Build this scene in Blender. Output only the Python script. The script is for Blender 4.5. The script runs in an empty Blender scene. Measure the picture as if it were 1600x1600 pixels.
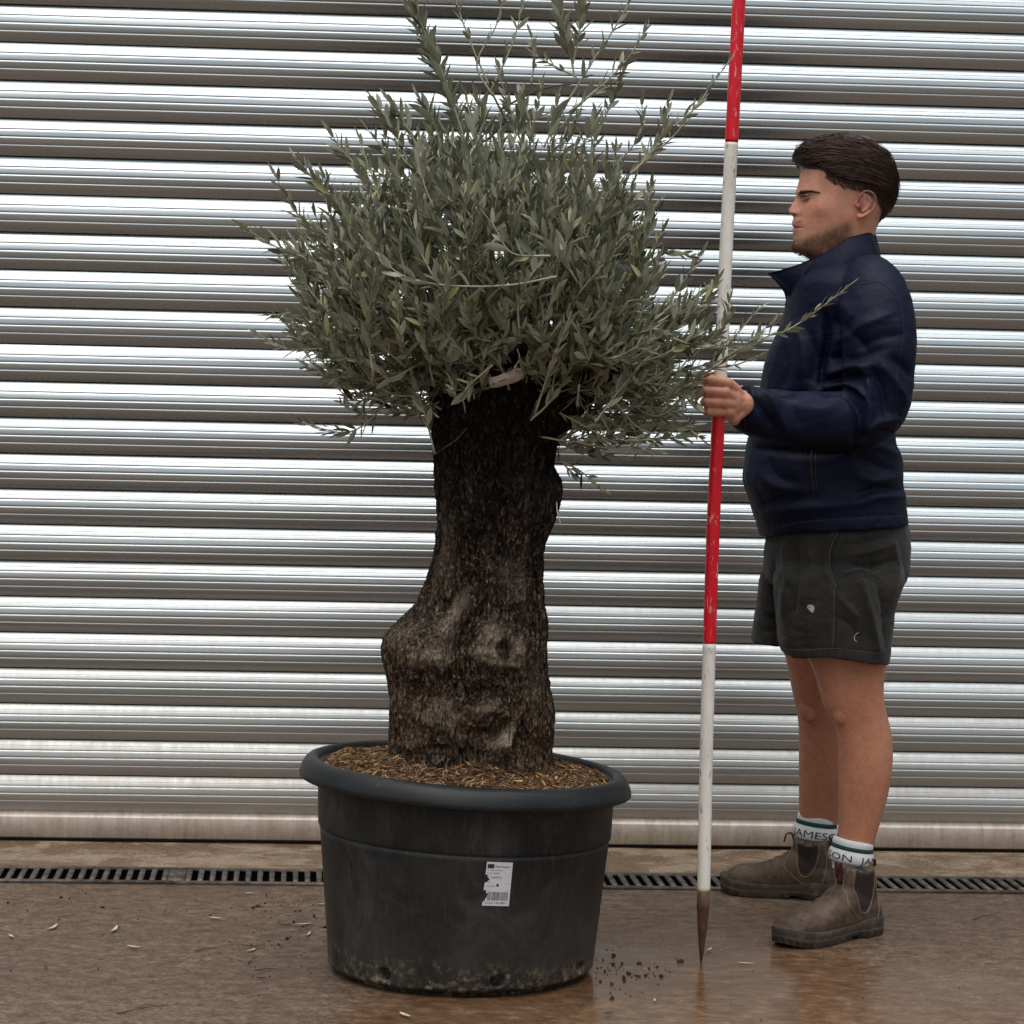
import bpy, math, random, time
import numpy as np
from mathutils import Vector, Matrix, noise as mnoise
from mathutils.bvhtree import BVHTree
T0 = time.time()
rng = np.random.default_rng(7)
random.seed(7)
SC = bpy.context.scene
COL = SC.collection

# ---------------------------------------------------------------- camera
F_PX = 3900.0; CAM_H = 1.117
PITCH = math.atan(160.0 / F_PX); ROLL = math.radians(1.22)
_F = np.array([0, math.cos(PITCH), -math.sin(PITCH)])
_U0 = np.array([0, math.sin(PITCH), math.cos(PITCH)]); _R0 = np.array([1.0, 0, 0])
_R = _R0 * math.cos(ROLL) + _U0 * math.sin(ROLL)
_U = _U0 * math.cos(ROLL) - _R0 * math.sin(ROLL)
CAM = np.array([0, 0, CAM_H])
cd = bpy.data.cameras.new('camera'); cam = bpy.data.objects.new('camera', cd); COL.objects.link(cam)
cd.sensor_width = 36; cd.lens = 36 * F_PX / 1600; cd.clip_end = 500; cd.clip_start = .05
M = Matrix([[_R[0], _U[0], -_F[0], 0], [_R[1], _U[1], -_F[1], 0], [_R[2], _U[2], -_F[2], CAM_H], [0, 0, 0, 1]])
cam.matrix_world = M
SC.camera = cam

def ray(px, py):
    d = _F + _R * ((px - 800) / F_PX) - _U * ((py - 800) / F_PX)
    return d
def at(px, py, Y):                 # the place seen at a pixel, at depth Y
    d = ray(px, py); return CAM + d * (Y / d[1])
def ground_at(px, py, z=0.0):
    d = ray(px, py); return CAM + d * ((z - CAM_H) / d[2])
def proj(P):
    v = np.asarray(P) - CAM; w = v @ _F
    return 800 + F_PX * (v @ _R) / w, 800 - F_PX * (v @ _U) / w

# ---------------------------------------------------------------- light
SUN_EL, SUN_AZ = math.radians(58), math.radians(200)   # sun behind the camera, a little left, behind cloud
w = bpy.data.worlds.new('World'); SC.world = w; w.use_nodes = True
nt = w.node_tree; nt.nodes.clear()
out = nt.nodes.new('ShaderNodeOutputWorld'); add = nt.nodes.new('ShaderNodeAddShader')
b1 = nt.nodes.new('ShaderNodeBackground'); b2 = nt.nodes.new('ShaderNodeBackground')
sky = nt.nodes.new('ShaderNodeTexSky'); sky.sky_type = 'NISHITA'; sky.sun_disc = False
sky.sun_elevation = SUN_EL; sky.sun_rotation = SUN_AZ; sky.dust_density = 4
b1.inputs[1].default_value = .05
nt.links.new(sky.outputs[0], b1.inputs[0])
tc = nt.nodes.new('ShaderNodeTexCoord'); sep = nt.nodes.new('ShaderNodeSeparateXYZ')
nt.links.new(tc.outputs['Generated'], sep.inputs[0])
cr = nt.nodes.new('ShaderNodeValToRGB')
E = cr.color_ramp.elements
E[0].position = 0.0; E[0].color = (.085, .084, .08, 1)
E[1].position = 1.0; E[1].color = (4.2, 4.25, 4.27, 1)
for p, c in ((.10, (.12, .121, .12)), (.19, (.33, .35, .35)), (.60, (.40, .422, .420)), (.73, (.66, .685, .69)), (.86, (.95, .975, .98)), (.93, (2.2, 2.24, 2.25))):
    e = E.new(p); e.color = (*c, 1)
nz = nt.nodes.new('ShaderNodeTexNoise'); nz.inputs['Scale'].default_value = 3.0; nz.inputs['Detail'].default_value = 3
nt.links.new(tc.outputs['Generated'], nz.inputs['Vector'])
mz = nt.nodes.new('ShaderNodeMath'); mz.operation = 'MULTIPLY_ADD'; mz.inputs[1].default_value = .10; 
sb = nt.nodes.new('ShaderNodeMath'); sb.operation = 'SUBTRACT'; sb.inputs[1].default_value = .05
nt.links.new(nz.outputs[0], mz.inputs[0]); nt.links.new(sep.outputs[2], mz.inputs[2]); nt.links.new(mz.outputs[0], sb.inputs[0])
nt.links.new(sb.outputs[0], cr.inputs[0]); nt.links.new(cr.outputs[0], b2.inputs[0]); b2.inputs[1].default_value = .95
nt.links.new(b1.outputs[0], add.inputs[0]); nt.links.new(b2.outputs[0], add.inputs[1]); nt.links.new(add.outputs[0], out.inputs[0])
sd = bpy.data.lights.new('sun', 'SUN'); sd.energy = .5; sd.angle = math.radians(60); sd.color = (1, .965, .92)
sun = bpy.data.objects.new('sun', sd); COL.objects.link(sun)
_sv = Vector((math.sin(SUN_AZ) * math.cos(SUN_EL), math.cos(SUN_AZ) * math.cos(SUN_EL), math.sin(SUN_EL)))
sun.rotation_euler = _sv.to_track_quat('Z', 'Y').to_euler()
SC.view_settings.view_transform = 'Standard'; SC.view_settings.look = 'None'
SC.view_settings.exposure = 0.2; SC.view_settings.gamma = 1
SC.render.engine = 'CYCLES'; SC.cycles.use_denoising = True
SC.cycles.max_bounces = 8

# ---------------------------------------------------------------- helpers
def tag(o, label=None, cat=None, group=None, kind=None):
    if label: o['label'] = label
    if cat: o['category'] = cat
    if group: o['group'] = group
    if kind: o['kind'] = kind
    return o
def empty(name, loc=(0, 0, 0), label=None, cat=None, group=None):
    o = bpy.data.objects.new(name, None); COL.objects.link(o); o.location = [float(x) for x in loc]
    o.empty_display_size = .1
    return tag(o, label, cat, group)
def mesh(name, V, Fc, mat=None, parent=None, smooth=True, loc=None):
    """V (n,3) world (or local to loc) coordinates, Fc list of index tuples or an (m,k) array"""
    V = np.asarray(V, dtype=np.float64)
    me = bpy.data.meshes.new(name)
    off = np.zeros(3)
    if loc is not None: off = np.asarray(loc, float)
    elif parent is not None: off = np.array(parent.location)
    me.vertices.add(len(V)); me.vertices.foreach_set('co', (V - off).astype(np.float32).ravel())
    if isinstance(Fc, np.ndarray):
        n, k = Fc.shape
        me.loops.add(n * k); me.loops.foreach_set('vertex_index', Fc.ravel().astype(np.int32))
        me.polygons.add(n); me.polygons.foreach_set('loop_start', np.arange(0, n * k, k, dtype=np.int32))
    else:
        idx = [i for f in Fc for i in f]; st = np.cumsum([0] + [len(f) for f in Fc])[:-1]
        me.loops.add(len(idx)); me.loops.foreach_set('vertex_index', np.array(idx, dtype=np.int32))
        me.polygons.add(len(Fc)); me.polygons.foreach_set('loop_start', st.astype(np.int32))
    me.update(calc_edges=True)
    if smooth: me.polygons.foreach_set('use_smooth', np.ones(len(me.polygons), dtype=bool))
    me.validate()
    if mat: me.materials.append(mat)
    o = bpy.data.objects.new(name, me); COL.objects.link(o)
    if parent is not None:
        o.parent = parent
    elif loc is not None:
        o.location = [float(x) for x in loc]
    return o
class Geo:
    """collects pieces of one mesh"""
    def __init__(s): s.V = []; s.F = []; s.n = 0
    def add(s, V, Fc):
        V = np.asarray(V, float).reshape(-1, 3)
        s.V.append(V); s.F += [tuple(int(i) + s.n for i in f) for f in Fc]; s.n += len(V); return s
    def arr(s): return np.concatenate(s.V), s.F
    def build(s, name, mat, parent=None, smooth=True, loc=None):
        V, Fc = s.arr(); return mesh(name, V, Fc, mat, parent, smooth, loc)
def gridfaces(nu, nv, closed_v=False, off=0):
    """rows nu, columns nv"""
    i = np.arange(nu - 1)[:, None]; j = np.arange(nv if closed_v else nv - 1)[None, :]
    a = i * nv + j; b = i * nv + (j + 1) % nv
    return np.stack([a, b, b + nv, a + nv], -1).reshape(-1, 4) + off
def loft(rows, cap=True):
    """rows (nu,nv,3) closed rings -> V, F"""
    rows = np.asarray(rows, float); nu, nv, _ = rows.shape
    V = rows.reshape(-1, 3); Fc = [tuple(f) for f in gridfaces(nu, nv, True)]
    if cap:
        n = len(V); V = np.vstack([V, rows[0].mean(0), rows[-1].mean(0)])
        for j in range(nv):
            Fc.append((n, (j + 1) % nv, j)); Fc.append((n + 1, (nu - 1) * nv + j, (nu - 1) * nv + (j + 1) % nv))
    return V, Fc
def box(c, s, rot=None):
    c = np.asarray(c, float); s = np.asarray(s, float) / 2
    V = np.array([[x, y, z] for x in (-1, 1) for y in (-1, 1) for z in (-1, 1)]) * s
    if rot is not None: V = V @ np.asarray(rot).T
    return V + c, [(0, 1, 3, 2), (4, 6, 7, 5), (0, 4, 5, 1), (2, 3, 7, 6), (0, 2, 6, 4), (1, 5, 7, 3)]
def catmull(P, n):
    P = np.asarray(P, float); k = len(P)
    Q = np.vstack([2 * P[0] - P[1], P, 2 * P[-1] - P[-2]])
    t = np.linspace(0, k - 1, n); i = np.clip(t.astype(int), 0, k - 2); u = (t - i)[:, None]
    p0, p1, p2, p3 = Q[i], Q[i + 1], Q[i + 2], Q[i + 3]
    return .5 * ((2 * p1) + (-p0 + p2) * u + (2 * p0 - 5 * p1 + 4 * p2 - p3) * u ** 2 + (-p0 + 3 * p1 - 3 * p2 + p3) * u ** 3)
def frames(P):
    P = np.asarray(P, float); T = np.gradient(P, axis=0); T /= np.linalg.norm(T, axis=1)[:, None] + 1e-12
    a = np.array([0, 0, 1.0]) if abs(T[0][2]) < .9 else np.array([1.0, 0, 0])
    N = np.zeros_like(P); n = np.cross(T[0], a); n /= np.linalg.norm(n)
    for i in range(len(P)):
        n = n - T[i] * (n @ T[i]); n /= np.linalg.norm(n) + 1e-12; N[i] = n
    return T, N, np.cross(T, N)
def tube(P, r, k=8, cap=True, flat=1.0):
    P = np.asarray(P, float); r = np.broadcast_to(np.asarray(r, float), (len(P),))
    T, N, B = frames(P); a = np.linspace(0, 2 * math.pi, k, endpoint=False)
    rows = P[:, None] + r[:, None, None] * (np.cos(a)[None, :, None] * N[:, None] + flat * np.sin(a)[None, :, None] * B[:, None])
    return loft(rows, cap)
def ellipsoid(c, r, n=16, rot=None):
    th = np.linspace(.02, math.pi - .02, n); a = np.linspace(0, 2 * math.pi, 2 * n, endpoint=False)
    rows = np.stack([np.sin(th)[:, None] * np.cos(a), np.sin(th)[:, None] * np.sin(a), np.cos(th)[:, None] * np.ones_like(a)], -1) * np.asarray(r, float)
    if rot is not None: rows = rows @ np.asarray(rot).T
    return loft(rows + np.asarray(c, float))
def remesh(V, Fc, voxel, smooth_it=2, smooth_f=.5):
    """fuse overlapping closed pieces into one continuous skin"""
    me = bpy.data.meshes.new('tmp'); me.from_pydata([tuple(v) for v in V], [], [tuple(f) for f in Fc])
    o = bpy.data.objects.new('tmp', me); COL.objects.link(o)
    m = o.modifiers.new('r', 'REMESH'); m.mode = 'VOXEL'; m.voxel_size = voxel; m.adaptivity = 0
    if smooth_it:
        s = o.modifiers.new('s', 'SMOOTH'); s.factor = smooth_f; s.iterations = smooth_it
    dg = bpy.context.evaluated_depsgraph_get(); ev = o.evaluated_get(dg); em = ev.to_mesh()
    n = len(em.vertices); co = np.empty(n * 3, np.float32); em.vertices.foreach_get('co', co)
    tot = np.empty(len(em.polygons), np.int32); em.polygons.foreach_get('loop_total', tot)
    li = np.empty(len(em.loops), np.int32); em.loops.foreach_get('vertex_index', li)
    co = co.reshape(-1, 3).astype(float)
    if (tot == 4).all(): Fo = li.reshape(-1, 4).copy()
    else:
        st = np.concatenate([[0], np.cumsum(tot)[:-1]]); Fo = [tuple(li[a:a + b]) for a, b in zip(st, tot)]
    ev.to_mesh_clear(); bpy.data.objects.remove(o); bpy.data.meshes.remove(me)
    return co, Fo
def vnormals(V, Fq):
    a, b, c, d = (V[Fq[:, i]] for i in range(4)); n = np.cross(c - a, d - b)
    N = np.zeros_like(V)
    for i in range(4): np.add.at(N, Fq[:, i], n)
    return N / (np.linalg.norm(N, axis=1)[:, None] + 1e-12)
def snoise(P, scale, seed=0.0):
    """cheap smooth vector noise by value lattice, vectorised"""
    P = np.asarray(P, float) * scale + seed * 17.13
    i = np.floor(P).astype(np.int64); f = P - i; f = f * f * (3 - 2 * f)
    def h(ix, iy, iz):
        n = (ix * 374761393 + iy * 668265263 + iz * 2147483647 + 1013904223) & 0xffffffff
        n = ((n ^ (n >> 13)) * 1274126177) & 0xffffffff
        return ((n ^ (n >> 16)) & 0xffff) / 65535.0
    r = 0
    for dx in (0, 1):
        for dy in (0, 1):
            for dz in (0, 1):
                wgt = (f[:, 0] if dx else 1 - f[:, 0]) * (f[:, 1] if dy else 1 - f[:, 1]) * (f[:, 2] if dz else 1 - f[:, 2])
                r = r + wgt * h(i[:, 0] + dx, i[:, 1] + dy, i[:, 2] + dz)
    return r * 2 - 1
def fbm(P, scale, octv=4, seed=0):
    r = 0; a = 1.0; t = 0
    for k in range(octv):
        r = r + a * snoise(P, scale * 2 ** k, seed + k * 3.7); t += a; a *= .5
    return r / t
def setcol(o, name, C):
    C = np.asarray(C, np.float32)
    if C.ndim == 1: C = np.repeat(C[:, None], 3, 1)
    A = o.data.color_attributes.new(name, 'FLOAT_COLOR', 'POINT')
    A.data.foreach_set('color', np.hstack([C, np.ones((len(C), 1), np.float32)]).ravel())
class NT:
    """small helper for node materials"""
    def __init__(s, name, **kw):
        s.m = bpy.data.materials.new(name); s.m.use_nodes = True; s.t = s.m.node_tree
        s.p = s.t.nodes['Principled BSDF']
        for k, v in kw.items(): s.set(k, v)
    def set(s, k, v):
        k = {'base': 'Base Color', 'rough': 'Roughness', 'metal': 'Metallic', 'spec': 'Specular IOR Level', 'sheen': 'Sheen Weight',
             'sss': 'Subsurface Weight', 'coat': 'Coat Weight', 'normal': 'Normal', 'sheenr': 'Sheen Roughness', 'coatr': 'Coat Roughness'}.get(k, k)
        i = s.p.inputs[k]
        if hasattr(v, 'links') or isinstance(v, bpy.types.NodeSocket): s.t.links.new(v, i)
        elif isinstance(v, (tuple, list)) and len(v) == 3 and i.type == 'RGBA': i.default_value = (*v, 1)
        else: i.default_value = v
        return s
    def n(s, typ, **kw):
        nd = s.t.nodes.new(typ)
        for k, v in kw.items(): setattr(nd, k, v)
        return nd
    def inp(s, nd, k, v):
        if isinstance(v, bpy.types.NodeSocket): s.t.links.new(v, nd.inputs[k])
        elif isinstance(v, (tuple, list)) and len(v) == 3 and nd.inputs[k].type == 'RGBA': nd.inputs[k].default_value = (*v, 1)
        else: nd.inputs[k].default_value = v
    def coord(s, scale=(1, 1, 1), rot=(0, 0, 0), loc=(0, 0, 0)):
        tc = s.n('ShaderNodeTexCoord'); mp = s.n('ShaderNodeMapping')
        s.t.links.new(tc.outputs['Object'], mp.inputs[0]); mp.inputs['Scale'].default_value = scale
        mp.inputs['Rotation'].default_value = rot; mp.inputs['Location'].default_value = loc
        return mp.outputs[0]
    def noise(s, vec, scale, detail=4, rough=.5, dist=0):
        nd = s.n('ShaderNodeTexNoise'); s.inp(nd, 'Vector', vec); s.inp(nd, 'Scale', scale); s.inp(nd, 'Detail', detail)
        s.inp(nd, 'Roughness', rough); s.inp(nd, 'Distortion', dist); return nd.outputs[0]
    def voro(s, vec, scale, feat='F1', rnd=1.0):
        nd = s.n('ShaderNodeTexVoronoi', feature=feat); s.inp(nd, 'Vector', vec); s.inp(nd, 'Scale', scale); s.inp(nd, 'Randomness', rnd)
        return nd.outputs[0]
    def ramp(s, fac, stops, interp='LINEAR'):
        nd = s.n('ShaderNodeValToRGB'); cr = nd.color_ramp; cr.interpolation = interp
        while len(cr.elements) < len(stops): cr.elements.new(.5)
        for e, (p, c) in zip(cr.elements, stops):
            e.position = p; e.color = (*c, 1) if isinstance(c, (tuple, list)) else (c, c, c, 1)
        s.t.links.new(fac, nd.inputs[0]); return nd.outputs[0]
    def mix(s, fac, a, b, blend='MIX'):
        nd = s.n('ShaderNodeMix', data_type='RGBA', blend_type=blend); s.inp(nd, 0, fac); s.inp(nd, 6, a); s.inp(nd, 7, b); return nd.outputs[2]
    def math(s, op, a, b=0.0, c=0.0, clamp=False):
        nd = s.n('ShaderNodeMath', operation=op); nd.use_clamp = clamp; s.inp(nd, 0, a); s.inp(nd, 1, b); s.inp(nd, 2, c); return nd.outputs[0]
    def attr(s, name):
        nd = s.n('ShaderNodeAttribute'); nd.attribute_name = name; return nd
    def sep(s, vec):
        nd = s.n('ShaderNodeSeparateXYZ'); s.t.links.new(vec, nd.inputs[0]); return nd.outputs
    def bump(s, h, strength=.3, dist=.002, normal=None):
        nd = s.n('ShaderNodeBump'); s.inp(nd, 'Height', h); s.inp(nd, 'Strength', strength); s.inp(nd, 'Distance', dist)
        if normal is not None: s.inp(nd, 'Normal', normal)
        return nd.outputs[0]

# ---------------------------------------------------------------- setting frame: the shutter's own axes
YAW = math.radians(3.0)
WO = ground_at(800, 1324); WU = np.array([math.cos(YAW), math.sin(YAW), 0]); WN = np.array([-math.sin(YAW), math.cos(YAW), 0])
def wall_hit(px, py, y=0.0):       # local (x, z) on the plane at local depth y
    d = ray(px, py); t = ((WO + WN * y - CAM) @ WN) / (d @ WN); P = CAM + d * t - WO
    return P @ WU, P[2]
def ground_local(px, py):
    P = ground_at(px, py) - WO; return P @ WU, P @ WN

# ---------------------------------------------------------------- ground
g = NT('wet_brown_concrete')
c = g.coord(); cs = g.coord((2.4, 3.4, 1))
n1 = g.noise(cs, 9, 8, .62, .4); n2 = g.noise(c, 1.3, 5, .6, .6); n3 = g.noise(c, 140, 3, .6); n4 = g.noise(cs, 34, 5, .7, .8)
base = g.ramp(n1, [(.3, (.078, .048, .030)), (.52, (.136, .090, .059)), (.72, (.20, .141, .097))])
fine = g.ramp(n4, [(.40, .52), (.5, 1.0), (.60, 1.36)])
base = g.mix(1.0, base, fine, 'MULTIPLY')
speck = g.ramp(n3, [(.30, .6), (.42, 1.0), (.7, 1.06), (.78, 1.45)])
base = g.mix(.8, base, speck, 'MULTIPLY')
# the puddled, muddy part round the pole and the pot's right side
PC = ground_at(1085, 1560)
tc = g.n('ShaderNodeTexCoord'); mp = g.n('ShaderNodeMapping'); g.t.links.new(tc.outputs['Object'], mp.inputs[0])
mp.inputs['Location'].default_value = (-PC[0] / .62, -PC[1] / .75, 0); mp.inputs['Scale'].default_value = (1 / .62, 1 / .75, 0)
ln = g.n('ShaderNodeVectorMath', operation='LENGTH'); g.t.links.new(mp.outputs[0], ln.inputs[0])
wet = g.math('ADD', ln.outputs['Value'], g.math('MULTIPLY', g.math('SUBTRACT', n2, .5), 2.2))
wet = g.math('ADD', wet, g.math('MULTIPLY', g.math('SUBTRACT', n1, .5), .5))
wetm = g.ramp(wet, [(.6, 1.0), (1.2, 0.0)])
wcol = g.ramp(n1, [(.3, (.072, .035, .015)), (.55, (.165, .088, .042)), (.75, (.27, .158, .084))])
base = g.mix(g.math('MULTIPLY', wetm, .72), base, wcol)
damp = g.ramp(g.noise(g.coord((1, 2.2, 1)), .9, 4, .6, 1.2), [(.42, 0.0), (.62, 1.0)])
base = g.mix(g.math('MULTIPLY', damp, .45), base, g.mix(1, base, (.62, .50, .42), 'MULTIPLY'))
g.set('base', base)
r = g.math('SUBTRACT', .62, g.math('MULTIPLY', wetm, .42)); r = g.math('SUBTRACT', r, g.math('MULTIPLY', damp, .16))
r = g.math('ADD', r, g.math('MULTIPLY', g.math('SUBTRACT', n4, .5), .35))
g.set('rough', r); g.set('spec', .28)
hb = g.math('ADD', g.math('MULTIPLY', n4, 1.0), g.math('MULTIPLY', n3, .5))
g.set('normal', g.bump(hb, g.math('SUBTRACT', .5, g.math('MULTIPLY', wetm, .42)), .003))
S = 120
xs = np.concatenate([[-S, -30, -10], np.linspace(-4, 4, 90), [10, 30, S]]); ys = np.concatenate([[-S, -30, -8, 0, 2], np.linspace(3, 7, 60)])
# the ground runs up to the drain's near edge and on beneath it
X, Y = np.meshgrid(xs, np.concatenate([ys, [10, 30, S]]), indexing='ij'); P = np.stack([X.ravel(), Y.ravel(), np.zeros(X.size)], 1)
near = (np.abs(P[:, 0]) < 4) & (P[:, 1] > 2.9) & (P[:, 1] < 7.2)
P[:, 2] = np.where(near, .0006 * snoise(P, 1.6, 2) - .0006, 0)
o = mesh('ground', P, gridfaces(X.shape[0], X.shape[1])[:, ::-1], g.m); tag(o, kind='structure')

# concrete apron between drain and shutter
y_far = ground_local(15, 1356.5)[1]; y_near = ground_local(15, 1379)[1]
g = NT('pale_muddy_concrete')
c = g.coord(); cs = g.coord((2.6, 3.2, 1))
a1 = g.noise(cs, 2.2, 8, .72, .3); a2 = g.noise(cs, 48, 7, .75, .3); a3 = g.noise(g.coord((1, 1.6, 1)), 210, 3, .7)
mud = g.ramp(a2, [(.34, (.06, .034, .018)), (.5, (.16, .098, .056)), (.66, (.33, .23, .15))])
dry = g.ramp(a2, [(.34, (.20, .14, .095)), (.66, (.42, .32, .225))])
mk = g.ramp(a1, [(.47, 0.0), (.58, .9)])
g.set('base', g.mix(1, g.mix(mk, mud, dry), g.ramp(a3, [(.36, .55), (.5, 1.0), (.64, 1.25)]), 'MULTIPLY'))
g.set('rough', g.math('ADD', .38, g.math('MULTIPLY', mk, .35))); g.set('normal', g.bump(a2, .5, .004))
nx = 160; rows = []
for yy in np.linspace(y_far + .002, .12, 12):
    xx = np.linspace(-5, 5, nx); rows.append(np.stack([xx, np.full(nx, yy), np.full(nx, .004)], 1))
A = np.array(rows).reshape(-1, 3); A[:, 2] += .0008 * snoise(A, 6, 1)
Aw = WO + A[:, :1] * WU + A[:, 1:2] * WN + np.array([0, 0, 1]) * A[:, 2:3]
o = mesh('concrete_apron', Aw, gridfaces(12, nx), g.m); tag(o, kind='structure')

# ---------------------------------------------------------------- drain
dr = empty('drainage_channel', WO, 'long dark slotted drain grate set in the ground before the shutter', 'drain'); dr.rotation_euler[2] = YAW
dm = NT('dull_galvanised_steel', metal=.55, rough=.55)
c = dm.coord(); dm.set('base', dm.ramp(dm.noise(c, 22, 6, .7), [(.3, (.035, .027, .022)), (.5, (.11, .09, .078)), (.7, (.21, .18, .16))]))
dm.set('normal', dm.bump(dm.noise(c, 90, 4), .4, .002))
blk = NT('drain_pit_shade', base=(.002, .002, .002), rough=.9, spec=0.0)  # black that stands for the shade down in the drain
pitch = .0278; barw = .0125; yn, yf = y_near, y_far; fr = .013; Ld = 5.0
def lgeo(g, V, Fc): g.add(V, Fc)
G = Geo(); zt = .0055; sk = math.tan(math.radians(-2.0))
x = -Ld; k = 0; joint = []
xj = ground_local(278, 1368)[0]
n0 = int(round((xj + Ld) / pitch)); x0 = xj - n0 * pitch
while x0 + k * pitch < Ld:
    xc = x0 + k * pitch; wb = barw
    if (k - n0) % 50 == 0: wb = pitch * 1.45; joint.append(xc)
    h = (yf - yn) - 2 * fr
    V, Fc = box((0, 0, 0), (wb, h + .004, .009)); V[:, 0] += sk * V[:, 1]
    V += (xc, (yf + yn) / 2, zt - .0045); G.add(V, Fc); k += 1
G.build('grating', dm.m, dr, False, loc=(0, 0, 0))
G = Geo()
for yc, wv in ((yn + fr / 2, fr), (yf - fr / 2, fr)):
    for i in range(20):
        xa = xj - 10 + i; V, Fc = box((xa + .5, yc, zt - .0045 + .0012), (.997, wv, .0095)); G.add(V, Fc)
G.build('frame', dm.m, dr, False, loc=(0, 0, 0))
G = Geo(); V, Fc = box((0, (yn + yf) / 2, .0002), (2 * Ld, yf - yn - .01, .0012)); G.add(V, Fc); G.build('channel_shade', blk.m, dr, False, loc=(0, 0, 0))  # flat black sheet under the bars, in place of a shaded pit
bm_ = NT('rusty_bolt', metal=.6, rough=.6, base=(.12, .09, .07))
for xc in joint:
    G = Geo()
    for dx, dy in ((-.006, .02), (.006, -.02), (0, 0)):
        G.add(*tube(np.array([[xc + dx, (yn + yf) / 2 + dy, .0055], [xc + dx, (yn + yf) / 2 + dy, .0068]]), .0052, 10))
    G.build('bolt', bm_.m, dr, loc=(0, 0, 0))

# ---------------------------------------------------------------- roller shutter
sh = empty('roller_shutter', WO, 'wide closed aluminium roller shutter of horizontal curved slats', 'roller shutter'); sh.rotation_euler[2] = YAW
LT = [8, 67, 126.5, 186, 245, 304, 363.5, 422, 480, 538, 596, 652.5, 708.5, 764, 819.5, 876, 932, 988, 1043.5, 1099, 1155, 1210.5, 1266]
Z = [wall_hit(20, y)[1] for y in LT]              # heights of the slat joints, top down
RAIL_T = Z[-1]; RAIL_B = wall_hit(20, 1306)[1]
tp = Z[0] - Z[1]
while Z[0] < 4.0: Z.insert(0, Z[0] + tp)
al = NT('mill_aluminium', metal=1.0)
c = al.coord(); cl = al.coord((.35, 6, 6)); c2 = al.coord((.9, 30, 60))
s1 = al.noise(c2, 3, 5, .6); s2 = al.noise(al.coord((1, 3, 9)), 7, 6, .7, .5); s3 = al.noise(cl, .9, 2); s4 = al.noise(al.coord((3, 1, 1)), 18, 6, .75)
bc = al.ramp(s1, [(.3, (.435, .49, .515)), (.7, (.54, .60, .625))])
spots = al.ramp(s2, [(.66, 1.0), (.74, .62)]); bc = al.mix(.55, bc, al.mix(1, bc, spots, 'MULTIPLY'))
zz = al.sep(al.n('ShaderNodeTexCoord').outputs['Object'])[2]
dirt = al.math('MULTIPLY', al.ramp(zz, [(.0, 1.0), (.14, .80), (.40, .52), (.85, .30), (1.0, .18)]), al.ramp(s4, [(.25, .45), (.7, 1.0)]))
bc = al.mix(dirt, bc, (.40, .36, .31))
al.set('base', bc)
al.set('rough', al.math('ADD', al.math('ADD', .16, al.math('MULTIPLY', s1, .12)), al.math('MULTIPLY', dirt, .30)))
al.set('metal', al.math('SUBTRACT', 1.0, al.math('MULTIPLY', dirt, .55)))
al.set('normal', al.bump(al.math('ADD', al.math('MULTIPLY', s3, 1.0), al.math('MULTIPLY', s2, .006)), .30, .07))
nxs = 90; XL = np.linspace(-4.6, 4.6, nxs)
def slat_profile(z1, z0, last=False):
    """(y,z) from top joint to bottom joint, y negative = towards the camera"""
    H = z1 - z0; pts = []; s = .0168; R = ((H / 2) ** 2 + s * s) / (2 * s)
    def arc(t):
        h = (.5 - t) * H; return -(math.sqrt(max(R * R - h * h, 0)) - (R - s))
    gro = (.285, .485, .69)
    ts = sorted(set([.0, .145, .155, .165, .02, .05, .09, .13, .17, .21, .25, .34, .39, .43, .54, .59, .63, .75, .80, .85, .90, .94, .965] + [g + d for g in gro for d in (-.031, -.016, 0, .015, .030)]))
    for t in ts:
        dy = 0
        for gq in gro:
            if abs(t - .155) < .002: dy = .0005
            if abs(t - gq) < .002: dy = .0014
            elif abs(t - gq) < .018: dy = .0005
        pts.append((arc(t) + dy, z1 - t * H))
    pts.append((.006, z0 + .0022)); pts.append((.009, z0 + .0006))
    return pts
prof = []
for i in range(len(Z) - 1):
    prof += slat_profile(Z[i], Z[i + 1])
prof = np.array(prof)
V = np.zeros((len(prof), nxs, 3)); V[..., 0] = XL; V[..., 1] = prof[:, :1]; V[..., 2] = prof[:, 1:]
# hung curtain: every slat bows a hair differently
sid = np.searchsorted(-np.array(Z), -prof[:, 1], side='right')
wob = snoise(np.stack([np.repeat(XL[None], len(prof), 0).ravel() * .55, np.repeat(sid[:, None], nxs, 1).ravel() * 3.3, np.zeros(V[..., 0].size)], 1), 1.0, 5).reshape(len(prof), nxs)
V[..., 1] += wob * .0022
V[..., 2] += wob * .0004
o = mesh('slat_curtain', V.reshape(-1, 3), gridfaces(len(prof), nxs)[:, ::-1], al.m, sh, loc=(0, 0, 0)); o.location = (0, 0, 0)
# keep joint creases sharp
o.data.update()
me = o.data
import bmesh
bm = bmesh.new(); bm.from_mesh(me)
for e in bm.edges:
    if len(e.link_faces) == 2 and e.calc_face_angle(0) > math.radians(28): e.smooth = False
bm.to_mesh(me); bm.free()
ra = NT('scuffed_rail'); c = ra.coord(); q1 = ra.noise(ra.coord((5, 1, .8)), 8, 7, .7, .3); q2 = ra.noise(c, 60, 4, .6)
ra.set('base', ra.mix(1, ra.ramp(q1, [(.3, (.38, .315, .25)), (.55, (.52, .45, .38)), (.75, (.60, .55, .48))]), ra.ramp(q2, [(.3, .82), (.5, 1.0)]), 'MULTIPLY'))
ra.set('metal', .35); ra.set('rough', .48); ra.set('normal', ra.bump(q2, .12, .002))
rt, rb = RAIL_T, RAIL_B
pr = [(.01, rt - .0005), (-.004, rt - .001), (-.0185, rt - .0115), (-.0195, rt - .0135), (-.0195, rb + .003), (-.0165, rb), (.02, rb)]
V = np.zeros((len(pr), 2, 3))
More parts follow.
